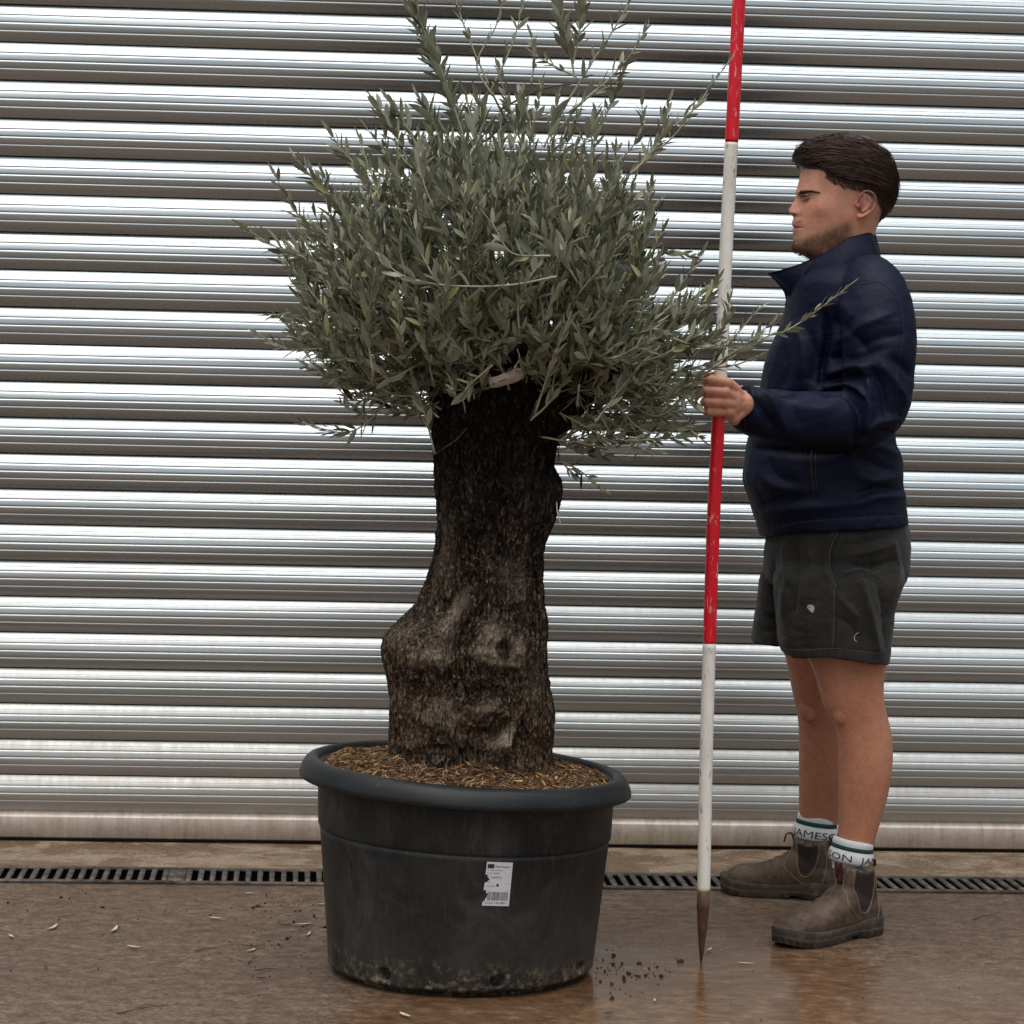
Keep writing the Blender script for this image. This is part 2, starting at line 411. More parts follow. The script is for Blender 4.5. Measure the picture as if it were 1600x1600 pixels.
for i, (y, z) in enumerate(pr): V[i, :, 1] = y; V[i, :, 2] = z; V[i, :, 0] = (-4.6, 4.6)
mesh('bottom_rail', V.reshape(-1, 3), gridfaces(len(pr), 2)[:, ::-1], ra.m, sh, smooth=False, loc=(0, 0, 0))
rbm = NT('black_rubber', base=(.008, .007, .007), rough=.7)
V, Fc = box((0, .004, (rb + .0042) / 2), (9.2, .022, rb - .0044)); mesh('weather_seal', V, Fc, rbm.m, sh, False, loc=(0, 0, 0))
gm = NT('galvanised_guide', metal=1, rough=.4, base=(.5, .51, .52))
for sx in (-1, 1):
    V, Fc = box((sx * 4.66, -.01, 2.0), (.14, .11, 4.0)); mesh('guide_rail', V, Fc, gm.m, sh, False, loc=(0, 0, 0))
# ---------------------------------------------------------------- pot
PB = ground_at(719, 1512); POT_Y = PB[1]; PS = F_PX / POT_Y      # px per metre at the pot
pot = empty('plant_pot', PB, 'large round black plastic nursery pot with thick rolled rim, scuffed and muddy at the foot', 'plant pot')
def zpot(py, x=728): return at(x, py, POT_Y)[2]
r_bot = .2645; r_top = .298; z_rb = .352; z_rt = .411
CX, CY = PB[0], PB[1]
dxr = at(728, 1224, POT_Y)[0] - CX
def pot_pt(a, r, z):
    k = z / z_rt; x = CX + dxr * k + r * np.sin(a); y = CY - r * np.cos(a)
    zz = z - .016 * k * r * np.sin(a) / .3 * .3 / .3
    return np.stack([x, y, zz + 0 * a], -1)
pm = NT('weathered_black_plastic')
c = pm.coord(); cv = pm.coord((30, 30, 3)); tco = pm.n('ShaderNodeTexCoord'); z_ = pm.sep(tco.outputs['Object'])[2]
k1 = pm.noise(cv, 5, 6, .7); k2 = pm.noise(c, 6, 6, .65, .6); k3 = pm.noise(c, 60, 5, .7); k4 = pm.noise(pm.coord((1, 1, 5)), 16, 8, .8, 1.5)
b0 = pm.ramp(k1, [(.3, (.0045, .0045, .0043)), (.55, (.0105, .0107, .0103)), (.72, (.030, .030, .029))])
chalk = pm.ramp(k2, [(.4, 0.0), (.72, .5)])
b0 = pm.mix(chalk, b0, (.045, .044, .042))
hi = pm.math('ADD', z_, pm.math('MULTIPLY', pm.math('SUBTRACT', k2, .5), .16))
mudm = pm.ramp(hi, [(.0, .95), (.04, .6), (.075, 0.0)]); mudm = pm.math('MULTIPLY', mudm, pm.ramp(pm.math('MULTIPLY', k3, pm.math('ADD', k2, .5)), [(.44, 0.0), (.62, 1.0)]))
dk = pm.math('MULTIPLY', pm.ramp(hi, [(.03, 1.0), (.12, 0.0)]), pm.ramp(pm.noise(c, 7, 4, .6, .5), [(.40, 0.0), (.52, 1.0)]))
b0 = pm.mix(pm.math('MULTIPLY', dk, .85), b0, (.006, .006, .006))
dust = pm.math('MULTIPLY', pm.ramp(z_, [(.04, 1.0), (.24, 0.0)]), pm.ramp(k2, [(.3, .1), (.7, .7)]))
b0 = pm.mix(pm.math('MULTIPLY', dust, .6), b0, (.085, .075, .064))
smd = pm.ramp(pm.noise(pm.coord((1, 1, .6)), 9, 6, .75, 1.0), [(.52, 0.0), (.72, .55)]); b0 = pm.mix(smd, b0, (.075, .072, .066))
b0 = pm.mix(mudm, b0, pm.ramp(k3, [(.4, (.08, .056, .038)), (.7, (.28, .225, .16))]))
scr = pm.ramp(k4, [(.715, 0.0), (.75, 1.0)]); b0 = pm.mix(pm.math('MULTIPLY', scr, .5), b0, (.20, .20, .19))
pm.set('base', b0); pm.set('rough', pm.math('ADD', .40, pm.math('MULTIPLY', k2, .22))); pm.set('spec', .32)
pm.set('normal', pm.bump(pm.math('ADD', k3, k1), .10, .002))
na = 300
prof = [(.240, .0005), (.240, .010), (r_bot - .007, .0105), (r_bot - .003, .012), (r_bot - .001, .0145)]
zs = list(np.linspace(.016, .07, 22)) + list(np.linspace(.08, .266, 10))
z_gr = .277
for z in zs: prof.append((r_bot + (r_top - r_bot - .008) * (z / z_gr) - .0006, z))
prof += [(r_top - .0085, z_gr - .002), (r_top - .0115, z_gr), (r_top - .006, z_gr + .003), (r_top - .005, z_gr + .006)]
for z in np.linspace(z_gr + .02, z_rt - .012, 6): prof.append((r_top - .005 + .005 * (z - z_gr) / .15, z))
inner = [(r_top - .012, z_rt - .012), (r_top - .014, z_rt - .10)]
prof += inner; A = np.linspace(0, 2 * math.pi, na, endpoint=False)
rows = []
holes = [ground_at(600, 1515), ground_at(777, 1530), ground_at(910, 1495)]
ha = []
for (hx, hy) in ((600, 1524), (777, 1533), (910, 1508)):
    sx = (at(hx, hy, POT_Y - .2)[0] - CX) / .268; ha.append(math.asin(max(-.97, min(.97, sx))))
ha += [2.2, 3.0, 3.9]
for (r, z) in prof:
    rr = np.full(na, r)
    if .01 < z < .075:
        for h in ha:
            d = np.hypot((A - h + math.pi) % (2 * math.pi) - math.pi, 0) * r
            q = np.hypot(d, z - .034); rr -= .022 * np.clip((.0125 - q) / .002, 0, 1)
    rr += .0012 * np.sin(2 * A + 1) + .0008 * np.sin(5 * A)
    rows.append(pot_pt(A, rr, z))
rows = np.array(rows)
Vb = rows.reshape(-1, 3); mesh('body', Vb, gridfaces(len(prof), na, True), pm.m, pot)
mesh('base', *loft(np.array([pot_pt(A, np.full(na, .236), .0005), pot_pt(A, np.full(na, .236), .006)])), pm.m, pot)
# rolled rim
rm = NT('black_plastic_rim', spec=.28)
c = rm.coord(); k1 = rm.noise(c, 5, 5, .6); ang = rm.noise(rm.coord((1, 1, .12)), 34, 4, .7); k5 = rm.noise(c, 90, 3, .6)
b0 = rm.ramp(k1, [(.3, (.009, .0098, .0102)), (.7, (.019, .0203, .0207))]); b0 = rm.mix(rm.ramp(ang, [(.64, 0.0), (.68, .9)]), b0, (.006, .006, .006))
b0 = rm.mix(rm.ramp(rm.noise(rm.coord((1, 1, 2)), 26, 7, .8, 1.2), [(.56, 0.0), (.70, .45)]), b0, (.075, .075, .072)); rm.set('base', b0); rm.set('rough', rm.math('ADD', .33, rm.math('MULTIPLY', k1, .2))); rm.set('normal', rm.bump(k5, .05, .001))
ro = .3315
rp = [(r_top - .002, z_rt - .038), (ro - .010, z_rt - .0405), (ro - .002, z_rt - .0410), (ro, z_rt - .0385), (ro - .0005, z_rt - .030), (ro - .004, z_rt - .020), (ro - .010, z_rt - .009), (ro - .019, z_rt - .002),
      (ro - .027, z_rt), (ro - .033, z_rt - .002), (ro - .037, z_rt - .007), (ro - .039, z_rt - .016), (ro - .040, z_rt - .05)]
rows = np.array([pot_pt(A, r + .0012 * np.sin(2 * A + 1) + .0009 * np.sin(9 * A + z * 40), z) for r, z in rp])
mesh('rim', rows.reshape(-1, 3), gridfaces(len(rp), na, True), rm.m, pot)

# sticker
def on_pot(px, py, lift=.0012):
    d = ray(px, py); t = 4.0
    for _ in range(60):
        P = CAM + d * t; z = P[2]; k = z / z_rt
        r = np.hypot(P[0] - CX - dxr * k, P[1] - CY); an = math.atan2(P[0] - CX - dxr * k, -(P[1] - CY)); R = r_bot + (r_top - r_bot - .008) * (z / z_gr) - .0006 + lift + .0012 * math.sin(2 * an + 1) + .0008 * math.sin(5 * an)
        t += (r - R) * .8 if r > R else (r - R) * .8
    return CAM + d * t
stm = NT('white_paper_label', base=(.66, .66, .70), rough=.5); ink = NT('black_print', base=(.02, .02, .025), rough=.6); faint = NT('grey_print', base=(.22, .22, .25), rough=.6)
corn = [(761, 1346.5), (801.5, 1348), (795, 1416), (753, 1415)]       # tl tr br bl
def quv(u, v):
    a, b, c_, d_ = (np.array(p, float) for p in corn); return (a * (1 - u) + b * u) * (1 - v) + (d_ * (1 - u) + c_ * u) * v
nu, nv = 22, 34; keep = []; Vs = []
for j in range(nv + 1):
    for i in range(nu + 1):
        u, v = i / nu, j / nv
        Vs.append(on_pot(*quv(u, v)))
Fs = []
for j in range(nv):
    for i in range(nu):
        u, v = (i + .5) / nu, (j + .5) / nv
        if .30 < v < .47 and u < .15 - abs(v - .40) * 1.2 + .03: continue
        if .64 < v < .90 and u < .17 - abs(v - .76) * .9: continue
        if .49 < v < .57 and .44 < u < .56 - (v - .49) * .9 + .02 and u > .50 - (v - .49) * 1.2: continue
        a = j * (nu + 1) + i; Fs.append((a, a + 1, a + nu + 2, a + nu + 1))
st = mesh('sticker', np.array(Vs), [f[::-1] for f in Fs], stm.m, pot)
def text_mesh(txt, size=1.0):
    cu = bpy.data.curves.new('t', 'FONT'); cu.body = txt; cu.size = size; cu.resolution_u = 3
    o = bpy.data.objects.new('t', cu); COL.objects.link(o)
    dg = bpy.context.evaluated_depsgraph_get(); ev = o.evaluated_get(dg); m = ev.to_mesh()
    V = np.array([v.co[:] for v in m.vertices]); Fc = [tuple(p.vertices) for p in m.polygons]
    ev.to_mesh_clear(); bpy.data.objects.remove(o); bpy.data.curves.remove(cu)
    return V, Fc
def sticker_geo(V2, lift=.0016):
    return np.array([on_pot(*quv(u, v), lift) for u, v in V2])
def st_text(G, txt, u, v, h, wmax):
    V, Fc = text_mesh(txt); w_ = V[:, 0].max(); sx = wmax / w_; sy = h / .7
    G.add(sticker_geo(np.stack([u + V[:, 0] * sx, v - V[:, 1] * sy], 1)), Fc)
G = Geo()
def st_rect(G, u0, v0, u1, v1): G.add(sticker_geo([(u0, v0), (u1, v0), (u1, v1), (u0, v1)]), [(3, 2, 1, 0)])
st_rect(G, .05, .05, .30, .145)
st_text(G, 'Plant Passport', .34, .125, .05, .58)
st_text(G, '1120 FS-24', .22, .375, .05, .40)
x = .16; rr = random.Random(3)
while x < .93:
    wv = rr.choice([.012, .02, .03, .018]); st_rect(G, x, .68, x + wv, .875); x += wv + rr.choice([.012, .02, .026])
st_text(G, '8 718 21 1002 0087 1', .1, .955, .045, .80)
st_text(G, 'C 1', .10, .46, .035, .1)
G.build('print', ink.m, st, False, loc=pot.location)
G = Geo()
st_text(G, 'A  Olea europaea', .06, .20, .035, .60); st_text(G, 'B  NL 000000', .06, .275, .035, .48)
st_text(G, 'ESPANA', .10, .57, .035, .32)
for v in (.32, .475, .64): st_rect(G, .12, v, .95, v + .006)
G.build('fine_print', faint.m, st, False, loc=pot.location)

# mulch: strands of fibre lying on a rough bed
mu = NT('brown_bark_fibre'); c = mu.coord(); at_ = mu.attr('tint')
mu.set('base', mu.mix(1, at_.outputs['Color'], mu.ramp(mu.noise(c, 120, 4, .6), [(.3, .65), (.7, 1.2)]), 'MULTIPLY')); mu.set('rough', .85); mu.set('spec', .2)
rs = ro - .036; nr = 60; zsoil = z_rt - .012
G = Geo(); cols = []
rad = np.linspace(0, rs, nr); rows = []
for r in rad: rows.append(pot_pt(A[::2], np.full(na // 2, max(r, .001)), zsoil))
V = np.array(rows).reshape(-1, 3); rr_ = np.hypot(V[:, 0] - CX - dxr, V[:, 1] - CY)
def soil_h(P):
    r = np.hypot(P[:, 0] - CX - dxr, P[:, 1] - CY)
    return .016 * np.clip(1 - r / .28, 0, 1) + .022 * np.exp(-(r / .17) ** 6) * (.6 + .8 * np.clip(snoise(P, 14, 6), -.5, 1)) + .006 * fbm(P, 22, 3, 4) - .012 * np.clip((r - .27) / .025, 0, 1)
V[:, 2] += soil_h(V) + .003 * snoise(V, 160, 3)
Fb = [tuple(f) for f in gridfaces(nr, na // 2, True)]
G.add(V, Fb); cols.append(np.tile([.055, .03, .018], (len(V), 1)) * (1 + .5 * snoise(V, 90, 8)[:, None]))
pal = np.array([[.16, .085, .038], [.26, .15, .068], [.11, .055, .026], [.42, .28, .15], [.055, .032, .018], [.20, .098, .045], [.13, .08, .045]])
nst = 7500; ang = rng.uniform(0, 2 * math.pi, nst); rad_ = rs * np.sqrt(rng.uniform(.08, 1, nst)) * .985
for i in range(nst):
    p = pot_pt(np.array([ang[i]]), np.array([rad_[i]]), zsoil)[0]; L = rng.uniform(.006, .026); th = rng.uniform(0, math.pi * 2)
    d = np.array([math.cos(th), math.sin(th), rng.normal(0, .22)]); q = np.array([-math.sin(th), math.cos(th), 0]) * rng.normal(0, .35)
    tt = np.linspace(-.5, .5, 4)[:, None]; P = p + tt * L * d + (tt ** 2 - .12) * L * 1.6 * q; P[:, 2] += soil_h(P) + rng.uniform(.001, .007)
    wv = rng.uniform(.0006, .0018) * (2.4 if rng.random() < .14 else 1)
    Vt, Ft = tube(P, [wv * .5, wv, wv, wv * .4], 3, False, .6); G.add(Vt, Ft)
    cols.append(np.tile(pal[rng.integers(len(pal))] * rng.uniform(.7, 1.9), (len(Vt), 1)))
o = G.build('bark_mulch', mu.m, loc=PB); setcol(o, 'tint', np.concatenate(cols)); tag(o, kind='stuff', label='brown shredded bark mulch filling the black pot', cat='mulch')

# ---------------------------------------------------------------- ranging pole
PT = ground_at(1095.5, 1503); PY = PT[1]
ctr = [(1154.9, -4), (1149, 110), (1143.1, 223), (1135, 380), (1127, 560), (1121, 685), (1114.5, 820), (1108.4, 1005), (1103.6, 1180), (1099.5, 1391)]
PC_ = np.array([at(x, y, PY) for x, y in ctr]); top = PC_[0] + (PC_[0] - PC_[2]) / np.linalg.norm(PC_[0] - PC_[2]) * .21
pts = catmull(np.vstack([top, PC_]), 400)
pole = empty('ranging_pole', PT, 'red and white banded surveying pole with muddy steel point, held upright', 'ranging pole')
rp_ = .01345
pr_ = {}
for nm, colr in (('red', (.52, .002, .012)), ('white', (.86, .83, .76))):
    q = NT(nm + '_pole_paint'); c = q.coord(); a_ = q.noise(q.coord((1, 1, .25)), 120, 4, .7, .3); b_ = q.noise(q.coord((1, 1, .3)), 18, 5, .7)
    if nm == 'red':
        chips = q.ramp(a_, [(.60, 0.0), (.63, 1.0)]); chips = q.math('MULTIPLY', chips, q.ramp(b_, [(.35, .2), (.6, 1.0)]))
        q.set('base', q.mix(chips, q.ramp(b_, [(.3, (.60, .002, .012)), (.7, (.80, .006, .024))]), (.62, .42, .38)))
        q.set('rough', .30)
    else:
        chips = q.ramp(a_, [(.62, 0.0), (.66, .7)]); dirt_ = q.ramp(b_, [(.45, 0.0), (.75, .45)])
        q.set('base', q.mix(chips, q.mix(dirt_, colr, (.38, .32, .25)), (.10, .085, .07))); q.set('rough', .42)
    q.set('normal', q.bump(a_, .3, .001)); pr_[nm] = q.m
zz_ = pts[:, 2]
def zat(py, px=1110): return at(px, py, PY)[2]
cuts = [zz_.max(), zat(223, 1143), zat(614, 1124), zat(1005.5, 1108), zat(1391, 1099)]
names = ['red', 'white', 'red', 'white']
zm = zat(1391, 1099)
for i, nm in enumerate(names):
    m_ = (zz_ <= cuts[i] + 1e-6) & (zz_ >= cuts[i + 1])
    Q = pts[m_]; 
    def pt_at(z): 
        j = np.argmin(np.abs(zz_ - z)); j = min(max(j, 1), len(pts) - 2); a = pts[j - 1]; b = pts[j + 1]; return a + (b - a) * (z - a[2]) / (b[2] - a[2])
    Q = np.vstack([pt_at(cuts[i]), Q[1:-1], pt_at(cuts[i + 1])])
    rad = np.full(len(Q), rp_); 
    if i == 3: Q = np.vstack([Q, Q[-1:] - [0, 0, .0005]]); rad = np.append(rad, rp_ * .9)
    mesh(nm + '_band', *tube(Q, rad, 28), pr_[nm], pole)
tipm = NT('muddy_rusted_steel', rough=.6); c = tipm.coord(); k = tipm.noise(tipm.coord((1, 1, .5)), 45, 6, .7)
tipm.set('base', tipm.ramp(k, [(.3, (.05, .024, .012)), (.55, (.12, .06, .03)), (.75, (.22, .14, .09))])); tipm.set('metal', .2); tipm.set('normal', tipm.bump(k, .3, .002))
j0 = pt_at(cuts[4]); tipp = PT + [0, 0, -.004]; ax = tipp - j0
P = np.array([j0 + ax * s for s in (0, .20, .225, .25, .5, .8, 1.0)]); R = [rp_ * .985, rp_ * .98, rp_ * 1.03, rp_ * .93, rp_ * .74, rp_ * .42, .0012]
mesh('steel_point', *tube(P, R, 20), tipm.m, pole)

# ---------------------------------------------------------------- litter on the ground
def leafmat(name, c0, c1):
    q = NT(name, rough=.55); q.set('base', q.ramp(q.noise(q.coord(), 60, 3), [(.3, c0), (.7, c1)])); return q.m
lm1 = leafmat('dry_pale_leaf', (.42, .36, .26), (.62, .56, .43)); lm2 = leafmat('dead_dark_leaf', (.035, .022, .014), (.08, .05, .03))
def dleaf(pos, th, L, wd, mat, name, label, cat, grp, curl=.25):
    n = 9; t = np.linspace(0, 1, n); w_ = wd * np.sin(np.pi * np.clip(t * .96 + .02, 0, 1)) ** .8 + .0002
    x = (t - .5) * L; z = .0016 + curl * L * ((t - .5) ** 2) * 1.2 + .0008
    rows = []
    for s in (-1, -.35, .35, 1): rows.append(np.stack([x, s * w_ / 2 + .12 * L * (t - .5) ** 2, z + abs(s) * w_ * .30], 1))
    R_ = np.array([[math.cos(th), -math.sin(th), 0], [math.sin(th), math.cos(th), 0], [0, 0, 1]])
    V = np.array(rows).reshape(-1, 3) @ R_.T; nV = len(V)
    V2 = np.vstack([V, V - [0, 0, .0004]]); Fq = [tuple(f) for f in gridfaces(4, n)]
    Fc = Fq + [tuple(i + nV for i in f[::-1]) for f in Fq]
    o = mesh(name, V2 + pos, Fc, mat, loc=pos); tag(o, label, cat, grp); return o
FL = [(17, 1465, -.4, 'at the far left edge of the photo'), (82, 1452, .8, 'left of the lone upright leaf, far from the pot'), (179, 1455, 1.25, 'standing out tilted on bare concrete at the left'), (208, 1482, -.12, 'just below the tilted one at the left'),
      (336, 1437, -.12, 'halfway between the left edge and the pot'), (473, 1447, .1, 'close to the left side of the black pot'), (393, 1487, .35, 'curled beside a dark twig left of the pot'), (482, 1462, 1.0, 'small, by the left wall of the pot'),
      (503, 1415, .05, 'touching the ground right at the pot wall, left side'), (632, 1589, -.35, 'in front of the pot at the bottom edge'), (1165, 1508, -.05, 'between the pole point and the near boot'), (1108, 1486, .5, 'tiny, beside the steel point of the pole'),
      (936, 1392, .3, 'small, beside the right wall of the pot'), (1023, 1565, 1.2, 'small, below the crumbs right of the pot'), (390, 1398, 0.0, 'small, near the drain left of the pot')]
for i, (px, py, th, d_) in enumerate(FL):
    L = [.026, .028, .03, .032, .034, .036, .028, .018, .02, .038, .033, .016, .012, .011, .022][i]
    # apparent direction -> ground direction
    P0 = ground_at(px, py); dv = np.array([math.cos(th), math.sin(th) / .24]); a_ = math.atan2(dv[1], dv[0])
    Lr = L * (1 if abs(th) < .5 else 2.0)
    dleaf(P0, a_, Lr, L * .17 + .0025, lm1, 'fallen_leaf', 'pale dry narrow leaf ' + d_, 'fallen leaf', 'pale leaves dropped on the concrete')
DL = [(448, 1447, .12, 'dark dead leaf against the pale one by the pot', .05), (398, 1481, .14, 'dark dead leaf lying above a curled pale leaf', .045), (72, 1514, -.4, 'dark dead leaf low at the left side', .022), (183, 1432, 0, 'small dark leaf above the tilted pale one', .014), (407, 1530, -.1, 'dark crumpled leaf below the curled pale leaf', .022), (952, 1585, .2, 'dark dead leaf right of the pot at the bottom edge', .024)]
for px, py, th, lb, L in DL:
    dleaf(ground_at(px, py), th * 3, L, .006, lm2, 'dead_leaf', lb, 'dead leaf', 'dark leaves dropped on the concrete', .35)
twm = NT('dark_twig', base=(.05, .03, .02), rough=.8)
for (a, b, lb) in (((183, 1585), (262, 1572), 'long thin dark twig lying at the lower left'), ((305, 1487), (342, 1483), 'short thin twig between two pale leaves at the left'), ((388, 1506), (402, 1496), 'short twig below the curled pale leaf'), ((398, 1517), (440, 1516), 'straight pale brown twig left of the pot foot'), ((1520, 1438), (1558, 1429), 'thin twig on the wet concrete right of the boots'), ((470, 1446), (506, 1450), 'thin stalk lying against the left of the pot')):
    A0 = ground_at(*a); B0 = ground_at(*b); mid = (A0 + B0) / 2 + [0, 0, .003]; mid[1] += .006
    P = catmull([A0 + [0, 0, .0015], mid, B0 + [0, 0, .002]], 12); mesh('twig', *tube(P, np.linspace(.0012, .0005, 12), 5), twm.m, loc=A0); tag(bpy.data.objects[-1] if False else COL.objects[-1], lb, 'twig', 'twigs on the concrete')
# crumbs of soil
G = Geo(); cl = [((990, 1520), 34, 9, 60), ((945, 1500), 22, 12, 30), ((1062, 1500), 3, 3, 3), ((975, 1545), 40, 10, 26), ((450, 1430), 50, 22, 60), ((60, 1420), 80, 16, 30), ((300, 1420), 160, 25, 40), ((420, 1480), 60, 30, 35), ((1260, 1550), 250, 40, 20), ((200, 1530), 220, 60, 50)]
for (c0, sx, sy, n) in cl:
    for _ in range(n):
        P0 = ground_at(c0[0] + rng.normal(0, sx), c0[1] + rng.normal(0, sy)); s = rng.uniform(.0004, .0015) * (2.6 if (rng.random() < .2 and n in (60, 30, 3, 26)) else 1)
        V, Fc = ellipsoid((0, 0, 0), (s * rng.uniform(1, 2.2), s * rng.uniform(.8, 1.4), s * .7), 4); V += .3 * s * rng.normal(0, 1, V.shape); th = rng.uniform(0, 6.28)
        V = V @ np.array([[math.cos(th), -math.sin(th), 0], [math.sin(th), math.cos(th), 0], [0, 0, 1]]).T; V[:, 2] += s * .5
        if np.hypot(P0[0] - CX, P0[1] - CY) > .27: G.add(V + P0, Fc)
sm = NT('dark_soil', rough=.9); sm.set('base', sm.ramp(sm.noise(sm.coord(), 70, 3), [(.3, (.012, .007, .004)), (.7, (.06, .036, .022))]))
o = G.build('soil_crumbs', sm.m, loc=(CX, CY, 0)); tag(o, 'dark crumbs of soil scattered on the concrete', 'soil', kind='stuff')
# ---------------------------------------------------------------- olive tree
TY = POT_Y + .01
tree = empty('olive_tree', (at(735, 1200, TY)[0], TY, z_rt - .02), 'old olive tree with thick gnarled dark trunk and bushy grey-green crown', 'tree')
SIL = [(1225, 596, 876), (1205, 606, 862), (1190, 612, 857), (1170, 611, 858), (1150, 613, 860), (1130, 615, 862), (1110, 613, 862), (1085, 614, 858), (1060, 611, 853), (1045, 606, 852), (1025, 602, 850), (1005, 602, 850),
       (990, 608, 850), (975, 622, 850), (960, 638, 850), (940, 655, 848), (920, 664, 847), (900, 671, 845), (870, 680, 846), (850, 683, 848), (820, 685, 861), (800, 686, 868), (780, 684, 873), (765, 683, 875),
       (748, 683, 873), (730, 682, 862), (715, 681, 863), (700, 680, 866), (680, 679, 878), (660, 678, 893), (640, 677, 912), (620, 676, 934), (600, 676, 952), (580, 677, 966), (562, 681, 972), (548, 692, 966), (538, 712, 946), (532, 750, 905)]
SIL = np.array(SIL, float); nrow = 520; na_ = 520
ys = np.linspace(1225, 532, nrow)
L_ = np.interp(ys[::-1], SIL[::-1, 0], SIL[::-1, 1])[::-1]; R_ = np.interp(ys[::-1], SIL[::-1, 0], SIL[::-1, 2])[::-1]
def smooth1(a, k=5):
    ker = np.hanning(k + 2)[1:-1]; ker /= ker.sum(); return np.convolve(np.pad(a, k // 2, mode='edge'), ker, 'valid')
L_ = smooth1(L_, 7); R_ = smooth1(R_, 7)
aa = np.linspace(0, 2 * math.pi, na_, endpoint=False)
Vt = np.zeros((nrow, na_, 3))
for i, y in enumerate(ys):
    a0, b0 = at(L_[i], y, TY), at(R_[i], y, TY); cx = (a0[0] + b0[0]) / 2; hw = (b0[0] - a0[0]) / 2; zc = (a0[2] + b0[2]) / 2
    kk = min(max((y - 860) / 120, 0), 1); kk = kk * kk * (3 - 2 * kk); dw = min(hw * .92, .155) * kk + (.5 * hw + .055) * (1 - kk)
    Vt[i, :, 0] = cx + hw * np.sin(aa); Vt[i, :, 1] = TY - dw * np.cos(aa) * (1 - .12 * np.cos(aa * 3) ** 2); Vt[i, :, 2] = zc + (b0[2] - a0[2]) / 2 * np.sin(aa)
P = Vt.reshape(-1, 3).copy()
ctrp = np.repeat(Vt.mean(1), na_, 0); Nn = P - ctrp; Nn[:, 2] = 0; Nn /= np.linalg.norm(Nn, axis=1)[:, None]
px, py = proj(P)[0], proj(P)[1]
front = np.clip(-Nn[:, 1], 0, 1) ** .6
ang_ = np.tile(aa, nrow); zz_ = P[:, 2]
low = np.clip((py - 880) / 120, 0, 1)
cyl = np.stack([np.sin(ang_) * 1.0, np.cos(ang_) * 1.0, zz_ * .35], 1)
warp = snoise(P, 9, 2)[:, None] * .05 + 0
cyl2 = cyl + warp
rid = 1 - np.abs(fbm(cyl2 * [1, 1, 1], 15, 4, 11)) * 2.0
rid2 = 1 - np.abs(fbm(P * [1, 1, .55] + warp * .3, 55, 3, 5)) * 2
lumps = fbm(P, 10, 4, 9)
disp = .0075 * rid + .006 * (1 - low * .5) * (1 - np.abs(fbm(cyl2, 6.5, 3, 31)) * 2.2) + .0070 * rid2 + .0042 * (1 - np.abs(fbm(P * [1, 1, .6], 120, 2, 15)) * 2) + low * (.014 * lumps + .007 * (1 - np.abs(fbm(P, 24, 3, 3)) * 2)) + (1 - low) * .005 * fbm(P * [1, 1, .4], 9, 3, 8)
disp -= .008
tan = np.zeros(len(P))
def g2(cx, cy, rx, ry, rot=0):
    c_, s_ = math.cos(rot), math.sin(rot); dx, dy = px - cx, py - cy; u = (dx * c_ + dy * s_) / rx; v = (-dx * s_ + dy * c_) / ry
    return np.exp(-(u * u + v * v))
for (cx, cy, rx, ry, rot, amp, tn) in [(722, 950, 11, 32, .45, .022, 1.0), (704, 985, 16, 20, .3, .020, .9), (685, 1025, 22, 18, .2, .026, .9), (636, 990, 30, 24, -.3, .016, .5), (650, 1030, 30, 24, 0, .015, .1),
        (757, 1022, 18, 16, .2, .034, 1.0), (765, 990, 18, 15, -.4, .024, .9), (800, 1018, 11, 24, -.15, .030, .9), (783, 1038, 20, 8, 0, .016, .4), (781, 1013, 9, 12, .4, -.010, -.45), (755, 1024, 5, 5, 0, -.006, 0),
        (788, 1152, 9, 26, .6, .020, 1.0), (776, 1168, 14, 14, .5, .016, .9), (755, 1105, 20, 13, -.4, .016, .7), (715, 1064, 18, 26, .4, -.010, -.5), (725, 990, 12, 22, .2, -.022, -.8), (805, 1150, 8, 30, .3, -.020, -.6),
        (745, 1082, 20, 14, -.5, -.009, -.5), (668, 1068, 10, 22, .3, -.008, -.4), (640, 1100, 26, 30, 0, .012, .25), (700, 1105, 24, 28, .2, .014, .35), (822, 1090, 16, 40, .1, .012, .3), (690, 900, 7, 60, .25, .010, .3), (760, 860, 7, 70, -.05, .010, .25), (815, 850, 8, 80, .05, .010, .2), (738, 760, 8, 80, 0, .009, .15), (700, 750, 6, 90, 0, .007, .1), (820, 740, 9, 60, .1, .009, .1), (840, 1060, 14, 60, 0, .010, .1), (815, 960, 12, 40, 0, .010, .1), (800, 925, 14, 22, .1, .008, .45), (790, 890, 16, 20, 0, .006, .5), (705, 890, 14, 30, .1, .008, .3),
        (705, 840, 10, 45, 0, .006, .35), (870, 768, 12, 12, 0, .012, .25), (850, 790, 18, 26, 0, .010, .15), (775, 800, 26, 60, 0, -.012, -.4), (690, 1130, 34, 22, 0, .012, .3), (650, 1165, 18, 20, 0, .016, .1), (632, 1185, 8, 10, 0, -.02, -.8),
        (760, 690, 40, 40, 0, -.014, -.6), (690, 650, 16, 30, 0, .01, 0), (800, 590, 60, 26, 0, -.03, -.7), (870, 660, 20, 30, -.5, .02, 0), (735, 880, 8, 60, .1, -.008, -.2)]:
    gq = g2(cx, cy, rx, ry, rot) * front; disp += amp * gq; tan += tn * gq
edge = 1 - .55 * np.abs(Nn[:, 0]) ** 4
flare = np.clip((py - 1165) / 50, 0, 1) ** 2 * .02 * (1 + fbm(np.stack([np.sin(ang_), np.cos(ang_), ang_ * 0], 1), 3, 2, 1))
P = P + Nn * (disp * edge + flare)[:, None]
P[:, 2] += .006 * fbm(P, 30, 2, 6) * low
Ft = [tuple(f) for f in gridfaces(nrow, na_, True)]; nV = len(P); P = np.vstack([P, P[-na_:].mean(0)])
for j in range(na_): Ft.append((nV, (nrow - 1) * na_ + j, (nrow - 1) * na_ + (j + 1) % na_))
